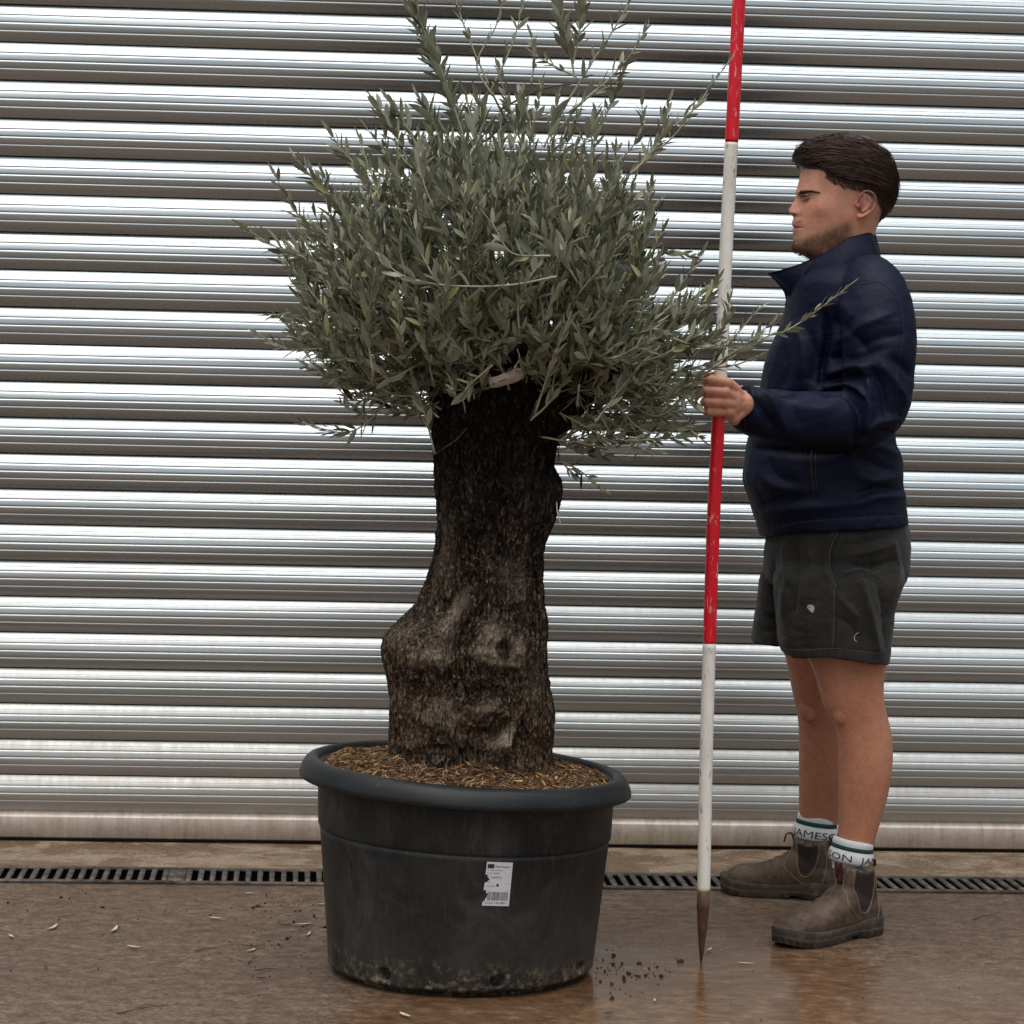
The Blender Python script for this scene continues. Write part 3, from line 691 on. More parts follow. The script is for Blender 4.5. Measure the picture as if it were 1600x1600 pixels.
bk = NT('olive_bark', rough=.88, spec=.22); c = bk.coord()
tn = bk.attr('worn').outputs['Fac']; cz = bk.coord((1, 1, .38))
v1 = bk.voro(bk.coord((1, 1, .40)), 150); v2 = bk.noise(bk.coord((1, 1, .5)), 150, 6, .75, .8); v3 = bk.noise(c, 14, 5, .65); v4 = bk.noise(c, 260, 3, .7)
b0 = bk.ramp(v2, [(.40, (.0035, .0025, .002)), (.47, (.030, .020, .0135)), (.54, (.14, .098, .066)), (.62, (.44, .35, .265))])
b0 = bk.mix(bk.ramp(v3, [(.4, 0.0), (.7, .5)]), b0, bk.mix(1, b0, (1.25, .9, .66), 'MULTIPLY'))
ck = bk.voro(bk.coord((1, 1, .24)), 42, 'DISTANCE_TO_EDGE'); ckm = bk.ramp(ck, [(.02, .12), (.10, 1.0)]); b0 = bk.mix(.85, b0, bk.mix(1, b0, ckm, 'MULTIPLY'))
wn = bk.math('MULTIPLY', tn, bk.ramp(v2, [(.25, .4), (.55, 1.0)]), clamp=True)
b0 = bk.mix(wn, b0, bk.ramp(v4, [(.3, (.26, .205, .14)), (.7, (.62, .52, .39))]))
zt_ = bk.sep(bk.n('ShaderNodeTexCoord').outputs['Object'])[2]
crown_shade = bk.ramp(bk.math('ADD', zt_, bk.math('MULTIPLY', bk.math('SUBTRACT', v3, .5), .25)), [(.28, 0.0), (.60, .92)])  # bark darkens upwards: the crown's shade painted into its colour
b0 = bk.mix(crown_shade, b0, bk.mix(1, b0, (.16, .14, .13), 'MULTIPLY'))
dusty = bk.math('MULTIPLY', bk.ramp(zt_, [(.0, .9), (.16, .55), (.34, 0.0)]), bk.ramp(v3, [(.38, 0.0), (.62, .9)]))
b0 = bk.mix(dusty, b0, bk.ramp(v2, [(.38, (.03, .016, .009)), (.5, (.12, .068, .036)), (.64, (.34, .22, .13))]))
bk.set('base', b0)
h = bk.math('ADD', bk.math('MULTIPLY', v2, 1.0), bk.math('MULTIPLY', v1, -.7)); h = bk.math('ADD', h, bk.math('MULTIPLY', ckm, .8)); bk.set('normal', bk.bump(h, 1.0, .012, bk.bump(bk.noise(bk.coord((1, 1, .35)), 46, 4, .6, .6), 1.0, .02)))
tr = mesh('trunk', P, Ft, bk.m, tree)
setcol(tr, 'worn', np.append(np.clip(tan * 1.0, 0, 1), 0))

# limbs and twigs
brm = NT('olive_branch', rough=.8, spec=.25); c = brm.coord(); brm.set('base', brm.ramp(brm.noise(c, 40, 4, .6), [(.3, (.055, .045, .035)), (.7, (.15, .125, .10))]))
twg = NT('young_olive_twig', rough=.6, base=(.36, .335, .24))
O3 = at(800, 600, TY)
nodes = []; parent_i = []; rad_n = []
def addnode(p, par): nodes.append(np.array(p)); parent_i.append(par); return len(nodes) - 1
roots = [addnode(at(x, y, TY + d), -1) for x, y, d in [(700, 575, 0), (740, 560, -.05), (790, 550, .03), (840, 555, -.06), (890, 555, .0), (940, 560, -.03), (965, 590, .03), (720, 565, .06), (860, 550, .07), (780, 560, -.08), (870, 700, -.09), (868, 720, -.02), (684, 635, -.05)]]
tmain = []
for k in range(40):     # limbs climbing out of the broken trunk head
    th = rng.uniform(-1.35, 1.35); el = rng.uniform(-.9, .9)
    tx = 775 + 300 * math.sin(th) * rng.uniform(.4, .75); ty = 560 - 330 * math.cos(th) * rng.uniform(.3, .8); tY = TY + .24 * math.sin(el)
    tgt = at(tx, ty, tY); r0 = min(roots[:10], key=lambda r: np.linalg.norm(nodes[r] - tgt) + .15 * rng.random())
    a = nodes[r0]; m = a * .5 + tgt * .5 + rng.normal(0, .02, 3) + [0, 0, .0]; m[0] = a[0] + (tgt[0] - a[0]) * .42
    Pl = catmull([a, m, tgt], 9); par = r0
    for q in Pl[1:]: par = addnode(q, par)
polyA = np.array([(470, 365), (510, 315), (560, 275), (610, 230), (660, 175), (720, 170), (850, 200), (920, 235), (970, 270), (995, 330), (1000, 395), (1070, 420), (1115, 460), (1120, 530), (1080, 575), (1000, 590), (930, 560), (860, 545), (800, 540), (740, 548), (690, 568), (640, 600), (560, 580), (500, 545), (440, 520), (450, 470), (470, 440), (440, 400)], float)
def inside(x, y, poly):
    n = len(poly); r = False; j = n - 1
    for i in range(n):
        xi, yi = poly[i]; xj, yj = poly[j]
        if (yi > y) != (yj > y) and x < (xj - xi) * (y - yi) / (yj - yi) + xi: r = not r
        j = i
    return r
sprigs = []       # (polyline pts, leaf scale, density)
def smooth_sprig(tip, L, up=.25):
    d = tip - (O3 + [0, 0, -.05]); d /= np.linalg.norm(d); d = d + rng.normal(0, .28, 3) + [0, 0, up]; d /= np.linalg.norm(d)
    base = tip - d * L; mid = (tip + base) / 2 + rng.normal(0, .012, 3) - [0, 0, .018]
    return catmull([base, mid, tip], 12)
cnt = 0
while cnt < 640:
    x, y = rng.uniform(400, 1140), rng.uniform(130, 605)
    cl_ = .5 + .5 * snoise(np.array([[x / 62.0, y / 62.0, 3.3]]), 1.0, 2)[0]
    if rng.random() > .12 + 1.3 * cl_ ** 1.4: continue
    if not inside(x, y, polyA): continue
    if y < 215 and rng.random() < .45: continue
    rho = math.hypot((x - 765) / 340, (y - 410) / 250)
    if rho > .78 and rng.random() < .35: continue
    D = .34 * math.sqrt(max(.04, 1 - min(rho, 1) ** 2)) + .04
    u = rng.uniform(-1, 1); u = math.copysign(abs(u) ** .75, u)
    tip = at(x, y, TY + u * D); sprigs.append((smooth_sprig(tip, rng.uniform(.10, .22), .30 if y < 450 else .08), 1.0, 1.0)); cnt += 1
def S(pts, dY=-.1, ls=1.0, dens=1.0, dYe=None):
    dYe = dY if dYe is None else dYe; n = len(pts)
    sprigs.append((catmull([at(x, y, TY + dY + (dYe - dY) * i / (n - 1)) for i, (x, y) in enumerate(pts)], max(12, n * 6)), ls, dens))
S([(960, 650), (1060, 605), (1120, 572), (1200, 525), (1228, 517), (1270, 490), (1325, 448)], 0, .9, .75, -.02)
S([(1090, 590), (1140, 535), (1170, 500), (1188, 480)], -.03, .7, .7); S([(1080, 590), (1130, 560), (1165, 538), (1205, 505)], -.04, .85, .7)
S([(1110, 575), (1150, 570), (1185, 556)], .0, .6, .5)
S([(960, 300), (1000, 255), (1045, 205), (1085, 170), (1110, 135), (1140, 95)], 0, .75, .7); S([(990, 270), (1030, 220), (1045, 160)], -.05, .9, 1.2); S([(1000, 260), (1050, 215), (1072, 190)], .02, .7, .8)
S([(735, 260), (700, 150), (668, 80), (636, 5)], 0, 1.05, 1.5); S([(730, 230), (690, 110), (655, 30), (640, -25)], -.04, 1.1, 1.5, ); S([(790, 190), (745, 90), (715, 10), (705, -40)], .05, .8, .5)
S([(770, 150), (745, 100), (775, 40), (790, -20)], 0, .8, .4); S([(765, 145), (800, 70), (822, -10)], .03, .8, .5); S([(900, 130), (885, 60), (862, -20)], -.03, 1.2, 1.6); S([(895, 100), (905, 50), (912, -20)], .03, 1.0, 1.2)
S([(880, 170), (930, 90), (975, 20), (990, -20)], 0, .85, .7); S([(890, 175), (950, 125), (985, 85), (1010, 45)], -.03, .85, .9); S([(860, 220), (910, 160), (960, 130)], .03, .9, .9); S([(830, 130), (835, 90), (830, 55)], .0, .8, .8)
S([(900, 120), (860, 100), (835, 85)], 0, .7, .7); S([(930, 220), (955, 160), (975, 110)], .05, .9, 1.0); S([(960, 260), (1000, 210), (1003, 150)], .05, .8, .8); S([(820, 240), (790, 150), (780, 110)], 0, .9, .9)
for (a, b) in (((690, 230), (655, 155)), ((720, 210), (700, 140)), ((640, 260), (582, 152)), ((660, 250), (610, 160)), ((760, 230), (745, 150)), ((800, 230), (815, 150)), ((850, 230), (870, 160)), ((900, 240), (930, 180))): S([a, ((a[0] + b[0]) / 2 + 5, (a[1] + b[1]) / 2), b], rng.uniform(-.15, .1), 1.05, 1.2)
S([(600, 330), (560, 270), (516, 208)], -.05, .95, 1.0); S([(560, 350), (500, 290), (465, 250)], 0, 1.0, 1.2); S([(520, 400), (465, 335), (432, 278)], .03, 1.05, .7); S([(560, 450), (480, 405), (430, 385), (384, 357)], -.03, 1.05, 1.1)
S([(560, 470), (500, 440), (440, 410)], 0, .9, 1.0); S([(580, 540), (500, 545), (450, 545), (403, 522)], 0, .85, 1.1); S([(570, 510), (490, 495), (420, 492)], .04, .85, 1.1); S([(620, 600), (560, 600), (480, 572)], -.05, .85, 1.0)
S([(690, 640), (650, 618), (600, 612), (560, 600), (530, 590)], -.08, .75, .8); S([(610, 615), (585, 650), (540, 676), (472, 660)], -.05, .85, 1.1); S([(575, 655), (565, 640), (575, 625)], -.05, .8, 1.2)
S([(872, 705), (920, 690), (980, 690), (1030, 685)], -.08, .85, 1.0); S([(872, 690), (930, 650), (1000, 620), (1080, 600)], -.10, .9, 1.1); S([(875, 720), (905, 735), (938, 762)], -.06, .75, 1.1); S([(872, 715), (890, 735), (900, 742)], -.04, .7, 1.2)
S([(960, 650), (1020, 650), (1060, 660), (1095, 685)], .0, .8, 1.1); S([(900, 700), (960, 680), (1010, 665), (1085, 620)], .04, .9, 1.1); S([(890, 700), (930, 710), (990, 715)], -.02, .8, 1.0); S([(930, 670), (985, 655), (1040, 640)], -.06, .85, 1.2); S([(900, 690), (950, 700), (1010, 700), (1020, 705)], -.12, .9, 1.0)
S([(960, 640), (1010, 635), (1060, 645), (1075, 650)], -.1, .8, 1.2); S([(980, 610), (1040, 620), (1100, 590)], 0, .8, 1.0)
S([(870, 432), (790, 446), (690, 445), (620, 425), (560, 365)], -.36, 1.2, .55); S([(860, 400), (800, 395), (770, 350)], -.38, 1.15, .7); S([(700, 470), (660, 400), (650, 360)], -.34, 1.2, .6); S([(770, 570), (735, 600), (715, 622), (705, 595)], -.25, .8, 1.2)
S([(905, 600), (902, 628)], -.20, .8, 2.0); S([(930, 660), (960, 620), (1000, 570)], -.2, .9, .8); S([(1060, 540), (1100, 480), (1120, 440)], -.05, .9, 1.2); S([(1080, 560), (1130, 510), (1140, 470)], -.08, .95, 1.2); S([(1030, 560), (1080, 540), (1140, 540)], -.1, .9, 1.4)
S([(1040, 480), (1075, 430), (1095, 395)], .03, .9, 1.1); S([(940, 640), (1000, 600), (1080, 575), (1110, 570)], -.04, .85, 1.3); S([(1000, 420), (1040, 395), (1080, 400)], 0, .9, 1.2)
for _ in range(34):
    x = rng.uniform(650, 1080); y = rng.uniform(515, 556 if x < 985 else 600); 
    if 740 < x < 830 and y > 565: continue
    sprigs.append((smooth_sprig(at(x, y, TY - rng.uniform(.1, .28)), .12, -.1), .9, 1.1))
for k in range(38):
    th = -1.75 + 3.2 * (k + rng.uniform(-.3, .3)) / 38; ex_ = 300 if th < .2 else 255 + 20 * math.cos(th)
    x = 770 + ex_ * math.sin(th) * 1.04; y = 415 - 265 * math.cos(th) * rng.uniform(.78, 1.10)
    sprigs.append((smooth_sprig(at(x, y, TY + rng.uniform(-.12, .12)), rng.uniform(.18, .28), .25), rng.uniform(.85, 1.05), rng.uniform(.5, .9)))
for k in range(26):
    x, y = rng.uniform(950, 1095), rng.uniform(585, 690)
    if y > 700 - (x - 950) * .1: continue
    sprigs.append((smooth_sprig(at(x, y, TY + rng.uniform(-.2, .12)), rng.uniform(.10, .18), -.05), rng.uniform(.7, .95), rng.uniform(.7, 1.1)))
for k in range(12):
    x, y = rng.uniform(480, 660), rng.uniform(560, 640)
    sprigs.append((smooth_sprig(at(x, y, TY + rng.uniform(-.15, .1)), rng.uniform(.10, .16), -.02), rng.uniform(.7, .9), rng.uniform(.6, 1.0)))
# join each sprig to the nearest node nearer the trunk
NA = list(nodes); 
for s_, ls, de in sprigs:
    b = s_[0]; nd = np.array(nodes); dd = np.linalg.norm(nd - b, axis=1); od = np.linalg.norm(nd - O3, axis=1); ok = od < max(np.linalg.norm(b - O3) - .01, .06)
    dd = np.where(ok, dd, 9); j = int(np.argmin(dd))
    if dd[j] < .5:
        if dd[j] > .015:
            a = nodes[j]; m = (a + b) / 2 + rng.normal(0, .006, 3); par = j
            for q in catmull([a, m, b], max(3, int(dd[j] / .03)))[1:]: par = addnode(q, par)
            j = par
        # pass the sprig's own wood on as nodes
        par = j
        for q in s_[2::3][:2]: par = addnode(q, par)
nd = np.array(nodes); w_ = np.ones(len(nd)) * .35
for i in range(len(nd) - 1, -1, -1):
    if parent_i[i] >= 0: w_[parent_i[i]] += w_[i] * .98 if i != parent_i[i] else 0
rr_n = np.clip(.00085 * w_ ** .48, .0009, .021)
G = Geo()
kids = {}
for i, p in enumerate(parent_i):
    if p >= 0: kids.setdefault(p, []).append(i)
starts = [(r, k) for r in roots for k in kids.get(r, [])]
while starts:
    p, i = starts.pop(); chain = [p, i]
    while True:
        ks = kids.get(chain[-1], [])
        if not ks: break
        ks = sorted(ks, key=lambda q: -w_[q]); starts += [(chain[-1], q) for q in ks[1:]]; chain.append(ks[0])
    Pc = nd[chain]; rc = rr_n[chain]; rc[0] = rc[1]
    k_ = np.linalg.norm(np.diff(Pc, axis=0), axis=1) > 1e-5; Pc = Pc[np.r_[True, k_]]; rc = rc[np.r_[True, k_]]
    if len(Pc) > 1: G.add(*tube(Pc, rc, 7 if rc.max() > .004 else 5, False))
G.build('branches', brm.m, tree)
# sawn stubs where limbs were cut
for (x, y, d, dx, dz, r, L) in ((930, 565, -.12, .02, .10, .017, .13), (895, 590, -.11, -.015, .12, .016, .12), (960, 600, -.05, .10, .06, .017, .14), (755, 565, -.12, -.03, .08, .014, .08)):
    a = at(x, y, TY + d); b = a + np.array([dx, -.02, dz]) / .12 * L * .8; mesh('limb_stub', *tube(catmull([a - [0, 0, .03], (a + b) / 2 + [.008, 0, 0], b], 8), np.linspace(r * .75, r * .4, 8), 10), brm.m, tree)

# leaves
lt = np.array([0, .16, .40, .68, .88, 1.0]); lw = np.array([.12, .66, 1.0, .82, .42, .03])
def leaf_local(L, W, bend, fold):
    x = lt * L; z = -bend * L * lt ** 2
    rows = []
    for s in (-1, 0, 1): rows.append(np.stack([x, s * lw * W / 2, z + abs(s) * lw * W / 2 * fold], 1))
    return np.array(rows).reshape(-1, 3)
LF = gridfaces(3, 6)
LV = []; LC = []; nleaf = 0; TWG = Geo()
def add_leaf(p, d, nrm, L, W, tint):
    global nleaf
    x = d / np.linalg.norm(d); y = np.cross(nrm, x); y /= np.linalg.norm(y) + 1e-9; z = np.cross(x, y)
    V = leaf_local(L, W, rng.uniform(-.10, .22), rng.uniform(.15, .45)); LV.append(p + V[:, :1] * x + V[:, 1:2] * y + V[:, 2:] * z); LC.append(np.tile(tint, (18, 1))); nleaf += 1
for s_, ls, de in sprigs:
    seg = np.linalg.norm(np.diff(s_, axis=0), axis=1); cum = np.r_[0, np.cumsum(seg)]; Ltot = cum[-1]
    TWG.add(*tube(s_, np.linspace(.0023, .0010, len(s_)), 5))
    t0 = min(.12, Ltot * .2); sp = .0125 / de; s = t0 + rng.uniform(0, sp); tw = rng.uniform(0, math.pi); young = rng.random()
    while s < Ltot + .001:
        f = s / Ltot; p = np.array([np.interp(s, cum, s_[:, k]) for k in range(3)]); i = min(np.searchsorted(cum, s), len(s_) - 1); d = s_[i] - s_[max(i - 1, 0)]
        if np.linalg.norm(d) < 1e-9: d = s_[-1] - s_[-2]
        d = d / np.linalg.norm(d); a_ = np.cross(d, rng.normal(0, 1, 3)) if s == t0 else np.cross(d, [math.cos(tw), math.sin(tw), .3]); a_ /= np.linalg.norm(a_) + 1e-9
        for sg in (-1, 1):
            if rng.random() < .10: continue
            spread = rng.uniform(.55, 1.15) * (1 - .45 * f); dd = d * math.cos(spread) + sg * a_ * math.sin(spread) + np.array([0, 0, .22]) + rng.normal(0, .10, 3)
            nrm = np.cross(dd, np.cross(d, dd) + rng.normal(0, .35, 3)); 
            if nrm[2] < 0 and rng.random() < .72: nrm = -nrm
            L = ls * rng.uniform(.024, .045) * (1 - .30 * max(0, f - .7) / .3) * (1.12 if f < .7 else 1); W = L * rng.uniform(.23, .34)
            br = rng.uniform(.5, 1.6) * (1 + .25 * (f - .5)); yel = rng.random()
            tint = np.array([.118, .122, .064]) * br
            if yel < .12: tint = np.array([.26, .25, .115]) * br
            elif yel < .30: tint = np.array([.085, .094, .062]) * br
            add_leaf(p, dd, nrm, L, W, tint)
        tw += math.pi / 2 + rng.normal(0, .3); s += sp * rng.uniform(.75, 1.3)
    add_leaf(s_[-1], s_[-1] - s_[-3] + rng.normal(0, .002, 3), rng.normal(0, 1, 3), ls * .034, ls * .007, np.array([.16, .17, .09]))
TWG.build('twigs', twg.m, tree)
V = np.concatenate(LV); Fl = np.concatenate([LF + 18 * i for i in range(nleaf)])
lf = NT('olive_leaf', rough=.38, spec=.55)
tint = lf.attr('tint').outputs['Color']; geo = lf.n('ShaderNodeNewGeometry')
under = lf.mix(.70, tint, (.36, .375, .28))
lf.set('base', lf.mix(geo.outputs['Backfacing'], tint, under)); lf.set('rough', lf.math('ADD', .36, lf.math('MULTIPLY', geo.outputs['Backfacing'], .3)))
crown = mesh('foliage', V, Fl, lf.m, tree); setcol(crown, 'tint', np.concatenate(LC))
print('leaves', nleaf, 'sprigs', len(sprigs), time.time() - T0)

# paper tag hanging in the tree
tgm = NT('stained_paper_tag', rough=.8); tgm.set('base', tgm.ramp(tgm.noise(tgm.coord(), 30, 4), [(.3, (.24, .18, .14)), (.7, (.36, .29, .23))]))
c0 = [(762, 590), (775, 588), (790, 582), (803, 577), (815, 575), (818, 580)]; c1 = [(766, 606), (778, 605), (792, 601), (806, 597), (815, 592), (819, 586)]
TD = TY - .235; top_ = catmull([at(x, y, TD - .004 * math.sin(i)) for i, (x, y) in enumerate(c0)], 24); bot_ = catmull([at(x, y, TD) for x, y in c1], 24)
rows = np.array([top_ * (1 - k) + bot_ * k + np.array([0, -.006 * math.sin(k * 3.1), 0]) for k in np.linspace(0, 1, 6)])
V = rows.reshape(-1, 3); n_ = len(V); V2 = np.vstack([V, V + [0, .0007, 0]]); Fq = [tuple(f) for f in gridfaces(6, 24)]
tg = mesh('paper_tag', V2, [f[::-1] for f in Fq] + [tuple(i + n_ for i in f) for f in Fq], tgm.m, loc=rows[0, 12]); tag(tg, 'stained beige paper tag hanging under the olive crown in front of the trunk top', 'tag')
def on_tag(u, v):
    k = min(max(u, 0), 1) * 23; i = min(int(k), 22); f = k - i; a = top_[i] * (1 - f) + top_[i + 1] * f; b = bot_[i] * (1 - f) + bot_[i + 1] * f
    return a * (1 - v) + b * v + np.array([0, -.006 * math.sin(v * 3.1) - .0006, 0])
Vt_, Ft_ = text_mesh('JTES MT'); G = Geo(); sx = .32 / Vt_[:, 0].max(); G.add(np.array([on_tag(.60 + x * sx, .55 - y * .55) for x, y in Vt_[:, :2]]), Ft_)
G.build('writing', ink.m, tg, False, loc=rows[0, 12])
G = Geo(); G.add(np.array([on_tag(u, v) for u, v in ((.06, .66), (.36, .50), (.42, .66), (.34, .58), (.08, .76))]), [(0, 1, 2, 3), (0, 3, 4)]); G.build('tear', ink.m, tg, False, loc=rows[0, 12])
wm = NT('white_string', base=(.6, .58, .52), rough=.7)
G = Geo(); P = catmull([at(803, 575, TD), at(812, 560, TD + .02), at(808, 545, TD + .04)], 10); mesh('tie', *tube(P, .0009, 5), wm.m, tg, loc=rows[0, 12])
P = catmull([at(870, 785, TY - .10), at(871, 800, TY - .12), at(877, 822, TY - .12)], 8); o = mesh('loose_string', *tube(P, [.0012] * 8, 5), wm.m, loc=P[0]); tag(o, 'short loose white string hanging from the right edge of the olive trunk', 'string')
# ================================================================ the man
YB = 5.47                                   # depth of his middle
man = empty('person', (at(1310, 1440, 5.45)[0], 5.45, 0), 'man in navy jacket, dark grey shorts and brown boots standing side-on, gripping the striped pole', 'person')
def pxloft(rows, n=64, ef=2.2, eb=2.2, cap=True, sub=None):
    """rows: (py, xL, xR, Y, half depth[, x of widest point]) -> closed rings seen with those silhouettes"""
    R = np.array([list(r) + ([(r[1] + r[2]) / 2] if len(r) < 6 else []) for r in rows], float)
    m = sub or max(20, int(abs(R[-1, 0] - R[0, 0]) / 2.5)); t = np.linspace(0, 1, m); s = (R[:, 0] - R[0, 0]) / (R[-1, 0] - R[0, 0])
    Q = np.stack([np.interp(t, s, R[:, k]) for k in range(6)], 1)
    ker = np.hanning(9)[1:-1]; ker /= ker.sum()
    for k in range(1, 6):
        p = np.concatenate([2 * Q[0, k] - Q[3:0:-1, k], Q[:, k], 2 * Q[-1, k] - Q[-2:-5:-1, k]]); Q[:, k] = np.convolve(p, ker, 'valid')
    a = np.linspace(0, 2 * math.pi, n, endpoint=False); ca, sa = np.cos(a), np.sin(a); out = []
    for py, xl, xr, Y, hd, cx in Q:
        A_, B_, C_ = at(xl, py, Y), at(xr, py, Y), at(cx, py, Y)
        e = np.where(ca > 0, ef, eb); fx = np.sign(ca) * np.abs(ca) ** (2 / e); fy = np.sign(sa) * np.abs(sa) ** (2 / e)
        x = np.where(ca > 0, C_[0] - (C_[0] - A_[0]) * fx, C_[0] - (B_[0] - C_[0]) * fx)
        out.append(np.stack([x, Y - hd * fy, np.full(n, C_[2])], 1))
    return loft(np.array(out), cap)
def ptube(rows, k=24, flat=1.0):            # rows (px,py,Y,r)
    P = np.array([at(r[0], r[1], r[2]) for r in rows]); rad = np.array([r[3] for r in rows]); m = len(rows) * 8
    Pc = catmull(P, m); rc = np.interp(np.linspace(0, 1, m), np.linspace(0, 1, len(rad)), rad); return tube(Pc, rc, k, True, flat)
def capsule(a, b, ra, rb, k=16):
    a, b = np.array(a, float), np.array(b, float); d = b - a; L = np.linalg.norm(d); d /= L; P = []; R = []
    for t in np.linspace(-math.pi / 2, 0, 6)[1:]: P.append(a + d * ra * math.sin(t)); R.append(ra * math.cos(t))
    for t in np.linspace(.1, .9, 6): P.append(a + d * L * t); R.append(ra + (rb - ra) * t)
    for t in np.linspace(0, math.pi / 2, 6)[:-1]: P.append(b + d * rb * math.sin(t)); R.append(rb * math.cos(t))
    return tube(np.array(P), np.array(R), k)

# ---- head and neck
HR = [(226, 1312, 1336, .012, 1325), (228, 1298, 1350, .030, 1325), (232, 1282, 1364, .046, 1326), (240, 1267, 1379, .060, 1328), (252, 1257, 1389, .0705, 1330), (266, 1252.5, 1395, .0755, 1331), (280, 1249, 1397, .077, 1331),
      (294, 1246, 1396, .077, 1330), (303, 1243.5, 1394, .0765, 1329), (309, 1245.5, 1391, .0755, 1328), (318, 1247, 1388, .0745, 1327), (330, 1247.5, 1384, .073, 1326), (340, 1245.5, 1378, .071, 1326),
      (348, 1244, 1373, .0685, 1326), (356, 1244, 1369, .066, 1326), (363, 1244.5, 1367, .0635, 1325), (371, 1243.5, 1365.5, .061, 1323), (380, 1240.5, 1365, .057, 1321), (387, 1239, 1364.5, .0535, 1319), (393, 1242.5, 1364, .0515, 1317),
      (398, 1251, 1364, .0515, 1316), (404, 1263, 1364, .053, 1317), (412, 1271, 1365, .055, 1320), (430, 1276, 1366, .058, 1323), (460, 1276, 1368, .062, 1325)]
HV, HF = pxloft([(r[0], r[1], r[2], YB, r[3], r[4]) for r in HR], 140, 2.15, 2.2, True, 230)
hx, hz = proj(HV)[0], proj(HV)[1]; hy = HV[:, 1] - YB; ay = np.abs(hy); PXM = F_PX / YB
isf = np.clip((1300 - hx) / 25, 0, 1)
tp_ = [303, 309, 313, 318, 325, 329, 333, 336, 339, 343, 346.5, 350, 353, 355.5, 358, 361, 365, 370, 378, 386, 394]
tv_ = [0, .0030, .0075, .0130, .0195, .0222, .0200, .0140, .0085, .0070, .0092, .0098, .0085, .0045, .0082, .0092, .0070, .0038, .0035, .003, 0]
ts_ = [.006, .0058, .0062, .0072, .0095, .0112, .0120, .0100, .011, .018, .022, .023, .024, .024, .023, .022, .020, .018, .017, .017, .02]
pro = np.interp(hz, tp_, tv_); sg = np.interp(hz, tp_, ts_); ex = np.where(hz < 340, 2.0, 2.6)
dx = -pro * np.exp(-(ay / sg) ** ex)
def gz(py, s, y0, sy): return np.exp(-((hz - py) / s) ** 2 - ((ay - y0) / sy) ** 2)
dx -= .0065 * gz(333, 4.2, .0135, .0055)             # nostril wings
dx += .0090 * gz(311, 7.5, .030, .016) + .003 * gz(318, 7, .020, .012)      # eye sockets
dx -= .0035 * gz(301.5, 4.5, .026, .020)             # brow ridge
dx -= .0030 * gz(308, 3.0, .031, .012) + .0022 * gz(314, 3, .031, .012)
dx += .0030 * gz(355.5, 1.6, .024, .006)             # corners of the mouth
HV[:, 0] += dx * isf
HV[:, 1] += np.sign(hy) * .004 * np.exp(-((hz - 326) / 12) ** 2 - ((hx - 1277) / 16) ** 2) - np.sign(hy) * .0045 * np.exp(-((hz - 297) / 13) ** 2 - ((hx - 1290) / 12) ** 2)
HV[:, 1] -= np.sign(hy) * .0012 * np.exp(-((hz - 345) / 14) ** 2 - ((hx - 1275) / 14) ** 2) * (ay > .03)
BG = Geo(); BG.add(HV, HF)
# ears
def ear(side):
    E = Geo(); yb = .0735
    def ep(px, py, o): p = at(px, py, YB); return np.array([p[0], YB + side * (yb + o), p[2]])
    hel = [(1331, 326, .002), (1333, 318, .008), (1336, 310, .012), (1343, 304.5, .015), (1351, 305.5, .017), (1357, 311, .018), (1359, 319, .018), (1357, 328, .016), (1352, 335, .013), (1345, 340, .010), (1337, 344, .007)]
    P = catmull([ep(*h) for h in hel], 44); E.add(*tube(P, np.interp(np.linspace(0, 1, 44), [0, .15, .5, .8, 1], [.0018, .0026, .0029, .0030, .0040]), 10))
    E.add(*ellipsoid(ep(1344, 322, .006), (.0150, .0045, .0205), 14)); E.add(*ellipsoid(ep(1334.5, 342, .006), (.0068, .0038, .0070), 12))
    P = catmull([ep(*h) for h in [(1346, 312, .011), (1351, 318, .013), (1350, 326, .0125), (1344, 333, .0105), (1338, 336, .009)]], 20); E.add(*tube(P, .0024, 8))
    E.add(*ellipsoid(ep(1332.5, 327.5, .007), (.0034, .0040, .0050), 10))
    return E.arr()
for s_ in (-1, 1): BG.add(*ear(s_))
# ---- trunk under the clothes, arms, legs (one skin)
BG.add(*pxloft([(405, 1290, 1368, YB, .055), (430, 1262, 1392, YB, .12), (470, 1246, 1400, YB, .15), (560, 1225, 1395, YB, .14), (700, 1195, 1385, YB, .13), (820, 1215, 1395, YB, .12), (880, 1218, 1395, YB, .11)], 40))
BG.add(*pxloft([(860, 1235, 1385, 5.42, .07), (950, 1240, 1382, 5.39, .075), (1000, 1253, 1388, 5.36, .078), (1030, 1262, 1386, 5.365, .074), (1050, 1271, 1382.5, 5.365, .070), (1070, 1278, 1380.5, 5.365, .066), (1090, 1283, 1380.5, 5.365, .062), (1105, 1287, 1383, 5.367, .060),
    (1122, 1297, 1387.5, 5.37, .057), (1138, 1306, 1391.5, 5.372, .056), (1160, 1309.5, 1394, 5.374, .057), (1180, 1310, 1395, 5.376, .058), (1210, 1310, 1393, 5.378, .056), (1242, 1310.5, 1387, 5.38, .050), (1280, 1310.5, 1376.5, 5.382, .041), (1312, 1309, 1366.5, 5.384, .036), (1350, 1308, 1361, 5.386, .032), (1385, 1310, 1358, 5.386, .030)], 56, 2.3, 2.1))
